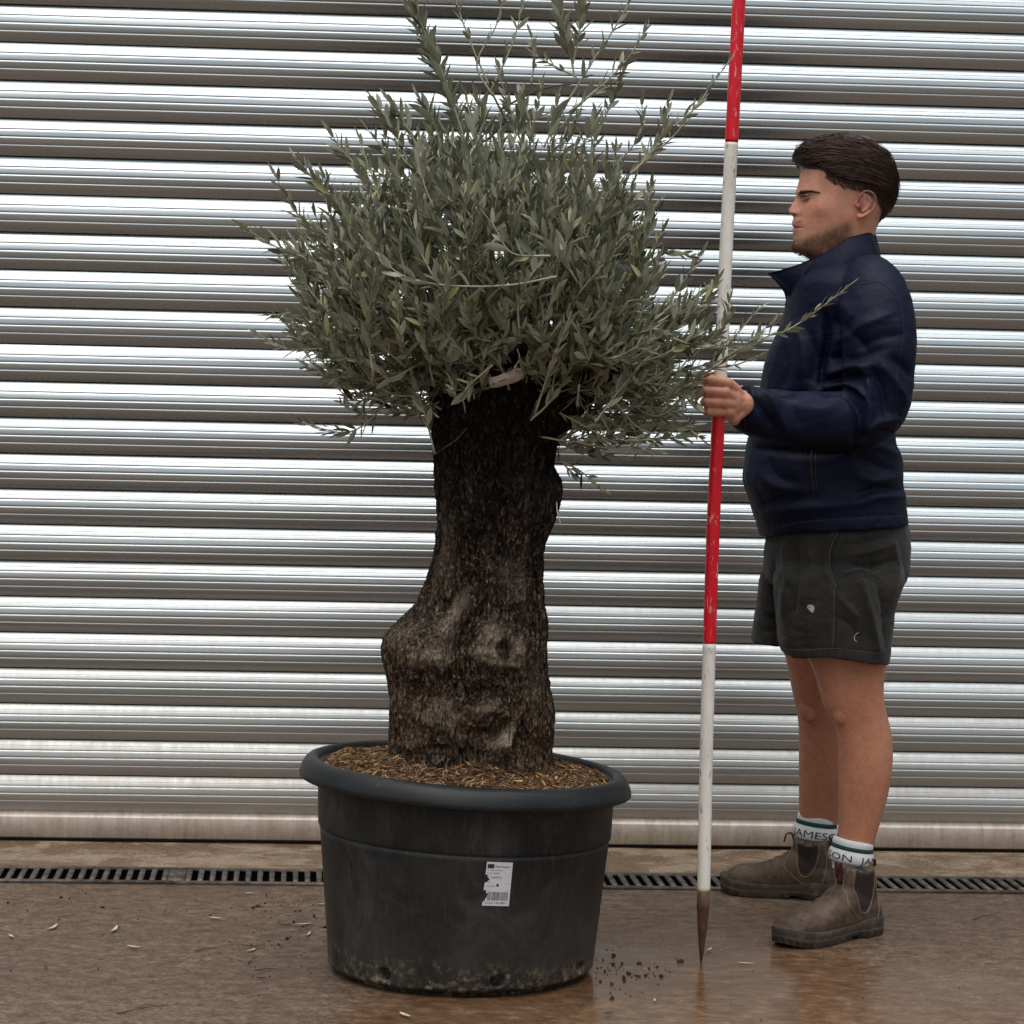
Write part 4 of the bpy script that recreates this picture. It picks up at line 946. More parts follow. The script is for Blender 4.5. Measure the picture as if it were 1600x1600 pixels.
BG.add(*pxloft([(860, 1225, 1375, 5.56, .07), (950, 1214, 1330, 5.60, .075), (1000, 1217, 1322, 5.61, .076), (1030, 1228.5, 1320, 5.64, .072), (1065, 1235, 1320, 5.66, .066), (1090, 1240, 1320, 5.68, .060), (1115, 1246, 1323, 5.70, .056), (1140, 1248.5, 1328, 5.715, .055), (1180, 1248.5, 1331, 5.735, .056),
    (1220, 1248.5, 1328, 5.755, .052), (1250, 1248.5, 1320, 5.77, .045), (1280, 1249, 1311, 5.785, .038), (1310, 1250, 1303, 5.79, .032), (1345, 1253, 1298, 5.79, .029)], 56, 2.3, 2.1))
for (fr_, amp) in (((1316, 1112, 5.335), .010), ((1262, 1108, 5.655), .008)):
    BG.add(*ellipsoid(at(*fr_), (.020, .020, .030), 12))
BG.add(*ptube([(1362, 470, 5.36, .05), (1370, 560, 5.27, .045), (1365, 640, 5.25, .042), (1290, 652, 5.20, .040), (1200, 642, 5.155, .034), (1164, 632, 5.135, .0285), (1152, 629, 5.125, .027)]))
# hand closed round the pole
H_ = lambda x, y, d: at(x, y, PY + d)
W_ = H_(1158, 631, .030)
kn = [H_(1137, 599, -.0205), H_(1133.5, 613.5, -.0255), H_(1133.5, 629.5, -.0235), H_(1136, 644, -.0155)]
wr = [H_(1155, 618, .022), H_(1156, 626, .014), H_(1156, 634, .014), H_(1154, 642, .020)]
for a, b in zip(wr, kn): BG.add(*capsule(a, b, .0135, .0108))
BG.add(*ellipsoid(H_(1147, 628, .004), (.017, .020, .030), 12)); BG.add(*capsule(W_, H_(1145, 630, .010), .026, .019))
BG.add(*capsule(H_(1142, 646, .0), H_(1147, 655, .018), .013, .013)); BG.add(*capsule(W_ + [0, 0, -.008], H_(1146, 652, .010), .020, .014))
fing = [[(1108, 593.5, -.0265), (1102, 594.5, -.006), (1108, 595, .020), (1124, 595, .0265)], [(1104.5, 611, -.0285), (1101, 611.5, -.006), (1106, 612, .0215), (1124, 612, .0275)],
        [(1104.5, 628, -.0275), (1101.5, 628.5, -.006), (1106, 629, .0215), (1124, 629, .0275)], [(1107.5, 643.5, -.0235), (1104.5, 644, -.004), (1108, 644, .0205), (1120, 644, .0265)]]
rad = [(.0108, .0100, .0096, .0092, .0082), (.0108, .0102, .0098, .0094, .0084), (.0106, .0098, .0095, .0090, .0080), (.0098, .0088, .0085, .0082, .0072)]
for k_, f, r in zip(kn, fing, rad):
    Pf = catmull([k_] + [H_(*q) for q in f], 30); rf = np.interp(np.linspace(0, 1, 30), np.linspace(0, 1, 5), r)
    BG.add(*tube(Pf, rf, 14)); BG.add(*ellipsoid(Pf[-1], (r[-1],) * 3, 8)); BG.add(*ellipsoid(k_, (r[0] * 1.10,) * 3, 10)); BG.add(*ellipsoid(H_(*f[0]) + [0, -.0012, 0], (r[1] * 1.06,) * 3, 8))
Pt_ = catmull([H_(1154, 620, .034), H_(1141, 603, .040), H_(1119, 592, .0335), H_(1103, 590, .012), H_(1099, 590.5, .000)], 30)
BG.add(*tube(Pt_, np.interp(np.linspace(0, 1, 30), [0, .4, .7, 1], [.0150, .0125, .0110, .0086]), 14)); BG.add(*ellipsoid(Pt_[-1], (.0088, .0088, .0088), 8))
V, Fc = BG.arr()
BV, BF = remesh(V, Fc, .0021, 2, .45)
bn = vnormals(BV, BF); bx, bz = proj(BV); by = BV[:, 1] - YB; bay = np.abs(by)
head = (bz < 425) & (np.abs(by) < .11) & (bx > 1215)
print('body verts', len(BV), time.time() - T0)
# crisp small face detail after fusing
fm = head & (bx < 1300)
mouthl = np.exp(-((bz - 355.6) / .9) ** 2 - (bay / .027) ** 6) * fm
BV[:, 0] += .0022 * mouthl
lidl = np.exp(-((bz - (305.8 + ((bx - 1262) / 16) ** 2 * 2)) / 1.0) ** 2 - ((bay - .033) / .014) ** 4) * fm; BV += -bn * (.0012 * lidl)[:, None]
nost = np.exp(-((bz - 336.5) / 2.0) ** 2 - ((bay - .0075) / .0035) ** 2) * fm * (bx < 1245); BV[:, 2] += .003 * nost
skin = NT('skin', rough=.50, spec=.38, sss=.08); skin.p.inputs['Subsurface Radius'].default_value = (.012, .005, .003); skin.p.inputs['Subsurface Scale'].default_value = .3
c = skin.coord(); sc_ = skin.attr('paint').outputs['Color']; m1 = skin.noise(c, 55, 5, .65); m2 = skin.noise(c, 420, 3, .6)
skin.set('base', skin.mix(1, skin.mix(1, sc_, skin.ramp(m1, [(.3, (.86, .80, .80)), (.7, (1.08, 1.08, 1.06))]), 'MULTIPLY'), skin.ramp(m2, [(.3, .86), (.55, 1.04)]), 'MULTIPLY'))
lh = skin.ramp(skin.noise(skin.coord((1, 1, .22)), 620, 2, .5), [(.60, 0.0), (.68, 1.0)]); lgm = skin.ramp(skin.sep(skin.n('ShaderNodeTexCoord').outputs['Object'])[2], [(.75, .34), (.85, 0.0)])
skin.set('base', skin.mix(skin.math('MULTIPLY', lh, lgm), skin.p.inputs['Base Color'].links[0].from_socket, (.12, .05, .028)))
skin.set('normal', skin.bump(skin.math('ADD', m2, skin.math('MULTIPLY', skin.voro(c, 700), .5)), .16, .0012))
C = np.tile([.62, .305, .205], (len(BV), 1))
leg = bz > 880; C[leg] = [.52, .235, .142]
C[leg] *= (1 + .10 * fbm(BV[leg] * [1, 1, .5], 18, 3, 3))[:, None]
farleg = leg & (BV[:, 1] > 5.48)
hand = (bz > 560) & (bz < 680) & (bx < 1165); C[hand] = [.60, .285, .190]
C[hand] *= (1 + .10 * fbm(BV[hand], 60, 2, 3))[:, None]
def blend(mask, col):
    global C
    mask = np.clip(mask, 0, 1)[:, None]; C = C * (1 - mask) + np.array(col) * mask
hg = lambda x0, y0, sx, sy: np.exp(-((bx - x0) / sx) ** 2 - ((bz - y0) / sy) ** 2) * head
blend(.45 * hg(1240, 332, 11, 9) + .35 * hg(1275, 330, 20, 16), [.52, .20, .15])
blend(.75 * hg(1345, 325, 15, 21) * (np.abs(by) > .073), [.58, .20, .155])
blend(.8 * hg(1344, 322, 5, 8) * (np.abs(by) > .076), [.22, .06, .045])
lip = np.exp(-((bz - 355.8) / 6.2) ** 4) * np.exp(-(bay / .024) ** 6) * fm * (bx < 1256); blend(.75 * lip, [.40, .135, .12]); blend(.6 * np.exp(-((bz - 333) / 4.5) ** 2 - ((bx - 1251.5) / 1.6) ** 2) * fm, [.30, .10, .065])  # last blend paints the shade of the groove behind the nostril
blend(.5 * np.exp(-((bz - 303.8) / 1.2) ** 2 - ((bx - 1266) / 9) ** 4) * fm, [.16, .06, .04])
blend(.75 * mouthl, [.10, .03, .03]); blend(.9 * nost, [.08, .03, .02])  # shade of the mouth line and nostrils painted into the skin
grain = .5 + .5 * snoise(BV, 900, 4); gr2 = .5 + .5 * fbm(BV, 120, 2, 7)
# beard: jaw, chin, upper lip
jaw = 1 / (1 + np.exp(-(bz - (371 - np.clip(bx - 1258, 0, 80) * .36)) / 3.2)) * np.clip((1338 - bx) / 14, 0, 1) * head
jaw = np.maximum(jaw * (1 - .0 * lip), .45 * np.exp(-((bz - 345) / 2.6) ** 2) * np.exp(-((bay - .012) / .016) ** 4) * fm)
jaw *= np.clip(1 - lip * 1.3, 0, 1)
blend(jaw * (.62 + .36 * gr2), [.105, .054, .032])
# clipped hair: temple to nape, fading to skin above the ear
hl = np.interp(bx, [1283, 1303, 1314, 1325, 1345, 1360, 1372, 1384, 1395], [265, 275, 284, 290, 293, 300, 316, 338, 350])
fade = 1 / (1 + np.exp((bz - hl - 8) / 4.5)) * np.clip((bx - 1288) / 16, 0, 1) * head; fade2 = .45 / (1 + np.exp((bz - hl - 26) / 9)) * np.clip((bx - 1300) / 18, 0, 1) * head
blend(np.maximum(fade, fade2) * (.72 + .25 * grain), [.035, .022, .018])
blend(((bz < np.interp(bx, [1240, 1262, 1283, 1303], [262, 264, 266, 278])) & head & (bx < 1305)).astype(float), [.03, .018, .014])
sock_l = leg & (bz > 1300)
cr_ = hand & (np.abs(by) < 9)
blend(.55 * np.exp(-(np.minimum(np.minimum(np.abs(bz - 603.5), np.abs(bz - 620.5)), np.abs(bz - 636.8)) / 1.1) ** 2) * hand * (bx < 1131), [.22, .06, .035])  # skin darkened between the fingers, painting in the shade of the gaps
blend(.3 * np.exp(-((bz - 612) / 60) ** 2 - ((bx - 1100) / 9) ** 2) * hand, [.52, .18, .13])
body = mesh('body', BV, BF, skin.m, man); setcol(body, 'paint', C)
bvh = BVHTree.FromPolygons([tuple(v) for v in BV], [tuple(f) for f in BF])
def hit(bv, px, py, lift=0.0):
    d = Vector(ray(px, py)).normalized(); loc, nrm, i, dist = bv.ray_cast(Vector(CAM), d)
    if loc is None: return None
    if nrm.dot(d) > 0: nrm = -nrm
    return np.array(loc + nrm * lift)
def line_on(bv, pts, n=40, lift=.0006):
    P = catmull([(x, y, 0) for x, y in pts], n); out = [hit(bv, p[0], p[1], lift) for p in P]; return np.array([o for o in out if o is not None])
# nail of the thumb
nail = NT('thumb_nail', base=(.50, .12, .12), rough=.3)
a = Pt_[-1]; V, Fc = ellipsoid(a + [-.0035, -.0062, .001], (.0050, .0036, .0054), 8); mesh('nail', V, Fc, nail.m, man)

# eyes, brows, lashes
ew = NT('eye_white', base=(.30, .26, .24), rough=.2); ei = NT('iris', base=(.03, .018, .010), rough=.1); dkh = NT('dark_brown_hair', base=(.028, .017, .012), rough=.5)
for s_ in (-1, 1):
    p0 = at(1262.5, 310, YB); ec = np.array([p0[0], YB + s_ * .0315, p0[2]])
    h0 = bvh.ray_cast(Vector(ec + [-.2, 0, 0]), Vector((1, 0, 0)))[0]
    ec[0] = h0[0] + .0108
    e_ = mesh('eye', *ellipsoid(ec, (.0108,) * 3, 16), ew.m, man); V, Fc = ellipsoid(ec + [-.0068, s_ * .0005, -.0005], (.0049, .0054, .0054), 12); mesh('iris', V, Fc, ei.m, e_, loc=man.location)
    up = []; lo = []
    for t in np.linspace(-1, 1, 12):
        y = ec[1] + t * .0135; q = bvh.ray_cast(Vector((ec[0] - .2, y, ec[2] + .0034 - .003 * t * t)), Vector((1, 0, 0)))[0]; xx = min(q[0], ec[0] - math.sqrt(max(.0115 ** 2 - (t * .0135 * .8) ** 2, 1e-6))) if q else ec[0]
        up.append((xx - .0006, y, ec[2] + .0036 - .0032 * t * t)); lo.append((xx + .0002, y, ec[2] - .0050 + .0042 * t * t))
    lid = NT('eyelid', base=(.44, .21, .145), rough=.5).m if s_ < 0 else lid
    mesh('upper_eyelid', *tube(np.array(up) + [0, 0, .0022], [.0010] + [.0021] * 10 + [.0010], 8), lid, man)
    mesh('lower_eyelid', *tube(np.array(lo), [.0010] + [.0018] * 10 + [.0010], 8), lid, man)
    mesh('eyelashes', *tube(np.array(up) + [-.0012, 0, -.0002], [.0004] + [.0009] * 10 + [.0006], 6), dkh.m, man)
    G = Geo()
    for _ in range(170):
        t = rng.uniform(0, 1) ** 1.25; bxp = 1248.5 + t * 29; byp = 302.4 - 3.6 * math.sin(min(t * 2.2, 1.57)) + 4.0 * max(0, t - .6) + rng.normal(0, 1.35) * (1.1 - .8 * t)
        P = []
        for k in range(4):
            h = hit(bvh, bxp + k * 1.6, byp - k * (.55 - t * .9), .0006 + .0003 * k)
            if h is not None: P.append(h)
        if len(P) < 3: continue
        P = np.array(P)
        if np.ptp(P[:, 1]) > .02: continue
        if s_ > 0: P[:, 1] = 2 * YB - P[:, 1]
        G.add(*tube(P, np.linspace(.00065, .0002, len(P)), 3, False))
    G.build('eyebrow', dkh.m, man)

G = Geo()
for _ in range(2600):                        # short beard along the jaw and chin
    x = rng.uniform(1237, 1318); y = rng.uniform(372 - max(0, x - 1262) * .30, 409)
    if rng.random() < .08: x, y = rng.uniform(1240, 1253), rng.uniform(343, 348)
    h = hit(bvh, x, y, -.0002)
    if h is None or h[1] > YB: continue
    s2 = 1 if rng.random() < .72 else -1; d = np.array([-.35, -.45 if x > 1262 else -.12, -.85]) + rng.normal(0, .25, 3); d /= np.linalg.norm(d); L = rng.uniform(.0018, .0040) * (1.4 if x < 1268 and y > 378 else 1)
    P = np.array([h, h + d * L * .5, h + d * L + [0, 0, -.0003]])
    if s2 > 0: P[:, 1] = 2 * YB - P[:, 1]
    G.add(*tube(P, [.00028, .00025, .00012], 3, False))
for _ in range(260):                         # chin seen against the light
    y = rng.uniform(376, 398); xf = np.interp(y, [376, 385, 393, 398], [1239, 1237, 1241, 1251]) ; h = at(xf + 2.5, y, YB + rng.normal(0, .010)); d = np.array([-.8, rng.normal(0, .3), -.7]); d /= np.linalg.norm(d)
    G.add(*tube(np.array([h, h + d * .003, h + d * .0062]), [.00028, .00025, .00012], 3, False))
G.build('beard', NT('brown_beard', base=(.055, .030, .018), rough=.6).m, man)

# ---- hair
HS = [(214, 1324, 1346, .014), (216.5, 1302, 1359, .034), (221, 1278, 1369, .047), (228, 1259, 1377.5, .058), (235, 1247, 1383, .066), (244, 1243, 1388.5, .0735), (252, 1242, 1392.5, .0775), (260, 1246, 1396, .0795), (270, 1250, 1399, .0805), (280, 1252, 1400.8, .0808), (291, 1252, 1401.5, .0805),
      (300, 1252, 1400.5, .0798), (308, 1252, 1398.5, .0785), (320, 1252, 1394, .0765), (329, 1252, 1390, .0745), (342, 1252, 1380, .0715), (353, 1252, 1371, .068), (362, 1252, 1365.8, .0645)]
HS = np.array(HS, float)
def hair_pt(a, py, off=0.0):      # a: 0 front, pi back; sign chooses the side (sin>0 = near side)
    xl, xr, hw = (np.interp(py, HS[:, 0], HS[:, k]) for k in (1, 2, 3)); cx = np.where(py < 240, (xl + xr) / 2, 1329)
    A0 = at(1329, 300, YB); X = lambda px: A0[0] + (px - 1329) / PXM
    ca, sa = np.cos(a), np.sin(a); fx = np.sign(ca) * np.abs(ca) ** .92; fy = np.sign(sa) * np.abs(sa) ** .92
    x = np.where(ca > 0, X(cx) - (X(cx) - X(xl) + off) * fx, X(cx) - (X(xr) - X(cx) + off) * fx)
    return np.stack([x, YB - (hw + off) * fy, A0[2] - (py - 300) / PXM + off * np.clip((250 - py) / 36, 0, 1) + 0 * a + (x - A0[0]) * -.0], -1)
def hairline(a):                  # lowest py of hair at that angle
    p = np.abs((a + math.pi) % (2 * math.pi) - math.pi)
    return np.interp(p, [0, .55, .80, 1.0, 1.18, 1.35, 1.7, 2.0, 2.3, 2.7, math.pi], [262, 264, 266, 272, 280, 286, 291, 297, 312, 334, 349])
na2 = 200; nv2 = 70; aa = np.linspace(0, 2 * math.pi, na2, endpoint=False); rows = []
for v in np.linspace(0, 1, nv2):
    py = 214 + (hairline(aa) - 214) * v ** 1.1
    P0 = hair_pt(aa, py); 
    flow = np.stack([aa * 1.2, py / 9.0 + np.cos(aa) * 2.2, 0 * aa], 1); lock = snoise(flow, 1.0, 3) * .0046 + snoise(flow * [2, 2.2, 1], 1.0, 8) * .0022
    edge = -.0035 * np.clip((v - .90) / .1, 0, 1) * (np.abs(np.cos(aa)) < .75) - .003 * np.clip((v - .93) / .07, 0, 1)
    P0 = hair_pt(aa, py, lock + edge); rows.append(P0)
hs = NT('brown_swept_hair', rough=.42, spec=.4); c = hs.coord(); hs.set('base', hs.ramp(hs.noise(hs.coord((1, 1, 3)), 60, 4, .6), [(.3, (.022, .0125, .0095)), (.7, (.105, .062, .046))]))
hs.set('base', hs.mix(1, hs.p.inputs['Base Color'].links[0].from_socket, hs.attr('shade').outputs['Color'], 'MULTIPLY'))
hair = mesh('hair', *loft(np.array(rows)), hs.m, man); setcol(hair, 'shade', np.full((len(hair.data.vertices), 3), .75))
G = Geo(); hc = []
for _ in range(2600):
    a0 = rng.uniform(.0, 2.1); side = 1 if rng.random() < .62 else -1; hl0 = float(hairline(np.array(a0))); py0 = 214 + (hl0 - 216) * rng.uniform(.05, 1) ** .8
    n = 14; da = rng.uniform(.5, 1.35); drop = rng.uniform(2, 16) + max(0, (a0 - .7)) * 22; lift0 = rng.uniform(.0005, .0060) * (1.7 if rng.random() < .06 else 1)
    t = np.linspace(0, 1, n); a_ = a0 + da * t; hmax = hairline(a_) - 2; py_ = np.minimum(py0 - 7 * np.sin(t * math.pi) * (a0 < .9) + drop * t ** 1.5, hmax)
    wv = .0026 * np.sin(t * rng.uniform(3, 7) + rng.uniform(0, 6.28)); P0 = hair_pt(side * a_, py_, lift0 * (1 - .75 * t) + wv * (1 - t) + .0006 + lift0 * .5 * np.sin(t * 3.1))
    rd = rng.uniform(.0005, .0011); G.add(*tube(P0, np.linspace(rd, rd * .35, n), 3, False))
for _ in range(170):              # loose ends over the forehead
    a0 = rng.uniform(-.5, .9); py0 = rng.uniform(228, 254); n = 8; t = np.linspace(0, 1, n); out_ = rng.uniform(.001, .0045)
    P0 = hair_pt(a0 - .25 * t * rng.uniform(0, 1), np.minimum(py0 + rng.uniform(4, 15) * t, 266), out_ * np.sin(t * 2.6 + .3)); G.add(*tube(P0, np.linspace(.0005, .0002, n), 3, False))
for _ in range(2200):              # short clipped ends at the edge of the fade
    a0 = rng.uniform(.95, 2.9); side = 1 if rng.random() < .7 else -1; py0 = float(hairline(np.array(a0))) - 6 + 17 * rng.random() ** 1.5; t = np.linspace(0, 1, 4)
    G.add(*tube(hair_pt(side * (a0 + .03 * t), py0 + 5 * t, -.0012 - .001 * t + (py0 < hairline(np.array(a0))) * .0022), [.0004, .0004, .0003, .0002], 3, False))
so_ = G.build('strands', hs.m, hair, loc=man.location); cc = []
for v_ in G.V: cc.append(np.tile(np.array([1, .96, .92]) * rng.choice([.55, .8, 1.0, 1.35, 1.9], p=[.2, .25, .28, .19, .08]), (len(v_), 1)))
setcol(so_, 'shade', np.concatenate(cc))

# ================================================================ jacket
def folds(V, N, lst, side=-1):
    """raise or sink soft creases drawn as polylines (seen from the side) on the near surface"""
    px, py = proj(V); D = np.zeros(len(V)); w0 = np.clip(side * N[:, 1] * 2.2 + .15, 0, 1)
    for pts, wpx, amp in lst:
        P = catmull([(x, y, 0) for x, y in pts], 24)[:, :2]; lo, hi = P.min(0) - 3 * wpx, P.max(0) + 3 * wpx
        m = np.where((px > lo[0]) & (px < hi[0]) & (py > lo[1]) & (py < hi[1]))[0]
        if not len(m): continue
        q = np.stack([px[m], py[m]], 1)[:, None] - P[None]; d2 = (q ** 2).sum(2); j = d2.argmin(1); tt = j / 23.0
        D[m] += 1.7 * amp * np.exp(-(d2[np.arange(len(m)), j] / wpx ** 2) ** .72) * (.35 + .65 * np.sin(np.clip(tt, .0, 1) * math.pi) ** .5)
    return V + N * (D * w0)[:, None]
def hem_shift(V, y0, y1, fx, fy, ybase):
    """bend the bottom edge so that its lowest row follows the given line"""
    px, py = proj(V); tgt = np.interp(px, fx, fy); k = np.clip((py - y0) / (ybase - y0), 0, 1.2); V = V.copy(); V[:, 2] -= (tgt - ybase) * k / PXM; return V
JG = Geo()
T_ = [(408, 1300, 1376, .060, YB), (414, 1282, 1386, .105, YB), (422, 1262, 1394, .145, YB), (434, 1246, 1402, .172, YB), (448, 1235, 1408, .185, YB), (470, 1230, 1413, .190, YB), (495, 1225, 1415, .188, YB), (520, 1216, 1415, .182, YB), (545, 1203, 1413, .178, YB), (570, 1194.5, 1409, .174, YB),
      (610, 1188, 1404, .170, YB), (650, 1178, 1398, .168, YB), (690, 1168, 1397, .168, YB), (705, 1165, 1405, .170, YB), (720, 1162.5, 1409, .172, YB), (750, 1159.5, 1408, .176, YB), (770, 1165, 1411, .179, YB), (792, 1174.5, 1413, .181, YB), (808, 1183, 1415, .182, YB), (822, 1190, 1416.5, .181, YB)]
V, Fc = pxloft([(r[0], r[1], r[2], r[4], r[3]) for r in T_], 96, 2.25, 2.4, True, 190); V = hem_shift(V, 780, 0, [1190, 1230, 1260, 1330, 1417], [842, 831, 826, 823, 818], 822); JG.add(V, Fc)
for sgn in (-1, 1):
    if sgn < 0:
        JG.add(*ptube([(1352, 428, 5.355, .052), (1362, 452, 5.315, .072), (1370, 490, 5.275, .0785), (1374, 530, 5.255, .0795), (1373, 570, 5.247, .077), (1371, 610, 5.243, .074), (1362, 642, 5.238, .0695), (1335, 653, 5.228, .064), (1300, 656, 5.21, .060), (1255, 655, 5.185, .0585), (1212, 650.5, 5.16, .0565), (1180, 643.5, 5.142, .0515), (1160.5, 635, 5.132, .0465), (1156.5, 633.5, 5.13, .0445)], 40))
    else:
        JG.add(*ptube([(1350, 440, 5.575, .048), (1356, 476, 5.625, .064), (1352, 540, 5.665, .064), (1345, 610, 5.69, .060), (1335, 680, 5.70, .056), (1315, 740, 5.675, .050), (1300, 790, 5.655, .045), (1296, 815, 5.65, .042)], 32))
V, Fc = JG.arr(); JV, JF = remesh(V, Fc, .0042, 4, .5)
jn = vnormals(JV, JF)
FJ = [([(1288, 490), (1291, 530), (1284, 570), (1281, 603)], 6, -.016), ([(1300, 500), (1330, 520), (1352, 545)], 9, -.006), ([(1305, 535), (1345, 512), (1392, 490)], 9, .006), ([(1296, 560), (1335, 560), (1380, 545)], 8, -.007),
      ([(1290, 585), (1325, 574), (1362, 572)], 7, .008), ([(1284, 598), (1315, 592), (1340, 588), (1366, 592)], 5, -.008), ([(1282, 607), (1320, 600), (1347, 612), (1356, 640), (1352, 670)], 6, .010), ([(1290, 615), (1322, 617), (1340, 636), (1344, 668), (1336, 695)], 5, -.011),
      ([(1300, 622), (1320, 632), (1326, 660), (1320, 690)], 6, .005), ([(1345, 570), (1358, 600), (1362, 640)], 6, .007), ([(1362, 575), (1378, 610), (1384, 650)], 6, -.008), ([(1378, 570), (1400, 600), (1416, 630)], 7, .007), ([(1350, 672), (1378, 658), (1405, 655)], 6, .008), ([(1345, 690), (1372, 676), (1398, 676)], 5, -.008),
      ([(1335, 545), (1370, 530), (1415, 520)], 8, -.005), ([(1395, 560), (1415, 575), (1425, 590)], 6, -.007), ([(1190, 612), (1206, 628), (1216, 650), (1228, 672)], 6, .010), ([(1178, 622), (1192, 640), (1206, 668)], 6, -.008), ([(1228, 620), (1240, 640), (1250, 665)], 8, -.005), ([(1240, 632), (1275, 640), (1300, 640)], 9, .004),
      ([(1196, 608), (1225, 618), (1262, 612)], 5, -.006), ([(1178, 700), (1220, 703), (1280, 706), (1330, 702)], 7, -.010), ([(1195, 803), (1240, 795), (1290, 792), (1340, 785)], 8, .006), ([(1190, 790), (1230, 779), (1280, 777)], 8, -.005), ([(1335, 790), (1370, 778), (1412, 776)], 6, .006), ([(1340, 772), (1375, 763), (1408, 766)], 6, -.006),
      ([(1335, 740), (1365, 752), (1405, 745)], 7, .006), ([(1335, 712), (1360, 722), (1390, 735)], 7, -.006), ([(1345, 698), (1375, 700), (1402, 712)], 6, .006), ([(1195, 822), (1260, 812), (1330, 808), (1412, 804)], 2.4, -.0035), ([(1240, 500), (1255, 540), (1250, 590)], 12, .007), ([(1262, 520), (1272, 560), (1266, 600)], 9, -.007), ([(1225, 540), (1228, 580), (1222, 605)], 8, -.005),
      ([(1180, 735), (1210, 760), (1250, 770)], 12, .006), ([(1200, 715), (1215, 745), (1250, 755)], 9, -.004), ([(1290, 470), (1320, 480), (1330, 500)], 10, .005), ([(1163, 612), (1161, 634), (1160, 660)], 3, -.003)]
JV = folds(JV, jn, FJ)
JV = folds(JV, jn, [([(2630 - x if False else x, y) for x, y in p], w__, a_ * .7) for p, w__, a_ in FJ if min(q[1] for q in p) > 700], 1)
JV += jn * (.0030 * fbm(JV, 13, 3, 21) + .0012 * fbm(JV * [1, 1, 2], 45, 2, 4))[:, None]
jk = NT('navy_softshell', rough=.60, spec=.17, sheen=.0); c = jk.coord(); jk.set('base', jk.ramp(jk.noise(c, 30, 5, .6), [(.3, (.0026, .0044, .0165)), (.7, (.0042, .0068, .0245))])); jk.p.inputs['Sheen Roughness'].default_value = .5
wv_ = jk.noise(c, 900, 2); jk.set('normal', jk.bump(wv_, .10, .0008, jk.bump(jk.noise(jk.coord((1, 1, 1.4)), 26, 4, .55, .8), .35, .006)))
jacket = mesh('jacket', JV, JF, jk.m, man)
jb = BVHTree.FromPolygons([tuple(v) for v in JV], [tuple(f) for f in JF])
seam = NT('dark_seam', base=(.003, .004, .011), rough=.7); seaml = NT('seam_edge', base=(.02, .025, .05), rough=.6)
def seamline(name, pts, r, mat, par, bv, n=40, lift=.0003):
    P = line_on(bv, pts, n, lift)
    if len(P) < 4: return
    # cut where the surface jumps away
    d = np.linalg.norm(np.diff(P, axis=0), axis=1); k = np.where(d > .05)[0]
    if len(k): P = P[:k[0] + 1] if k[0] > len(P) / 2 else P[k[-1] + 1:]
    if len(P) < 4: return
    return mesh(name, *tube(P, r, 6), mat, par, loc=man.location)
for pts in ([(1333, 704), (1333, 750), (1334, 815)], [(1325, 441), (1350, 444), (1375, 441), (1398, 460)], [(1352, 410), (1362, 424), (1366, 437)], [(1405, 462), (1412, 520), (1400, 600), (1408, 650)]):
    seamline('seam', pts, .0008, seam.m, jacket, jb)
seamline('hem_stitch', [(1192, 833), (1240, 818), (1300, 812), (1360, 809), (1412, 806)], .0006, seaml.m, jacket, jb, 60)
seamline('pocket_zip', [(1268, 703), (1268, 735), (1271, 768)], .0034, seam.m, jacket, jb); seamline('pocket_edge', [(1274, 703), (1274, 735), (1276, 766)], .0009, seaml.m, jacket, jb)
seamline('cuff_seam', [(1166, 604), (1164, 635), (1164, 668)], .0006, seaml.m, jacket, jb)
P = np.array([at(x, y, YB - .012) for x, y in [(1229, 472), (1229.5, 495), (1220, 520), (1207, 545), (1198, 570), (1192, 610), (1182, 650), (1172, 690), (1166.5, 720), (1163.5, 750), (1169, 770), (1178, 792), (1187, 812), (1195, 838)]])
mesh('front_zip', *tube(catmull(P + [.001, 0, 0], 90), .0042, 8, True), seam.m, jacket, loc=man.location)
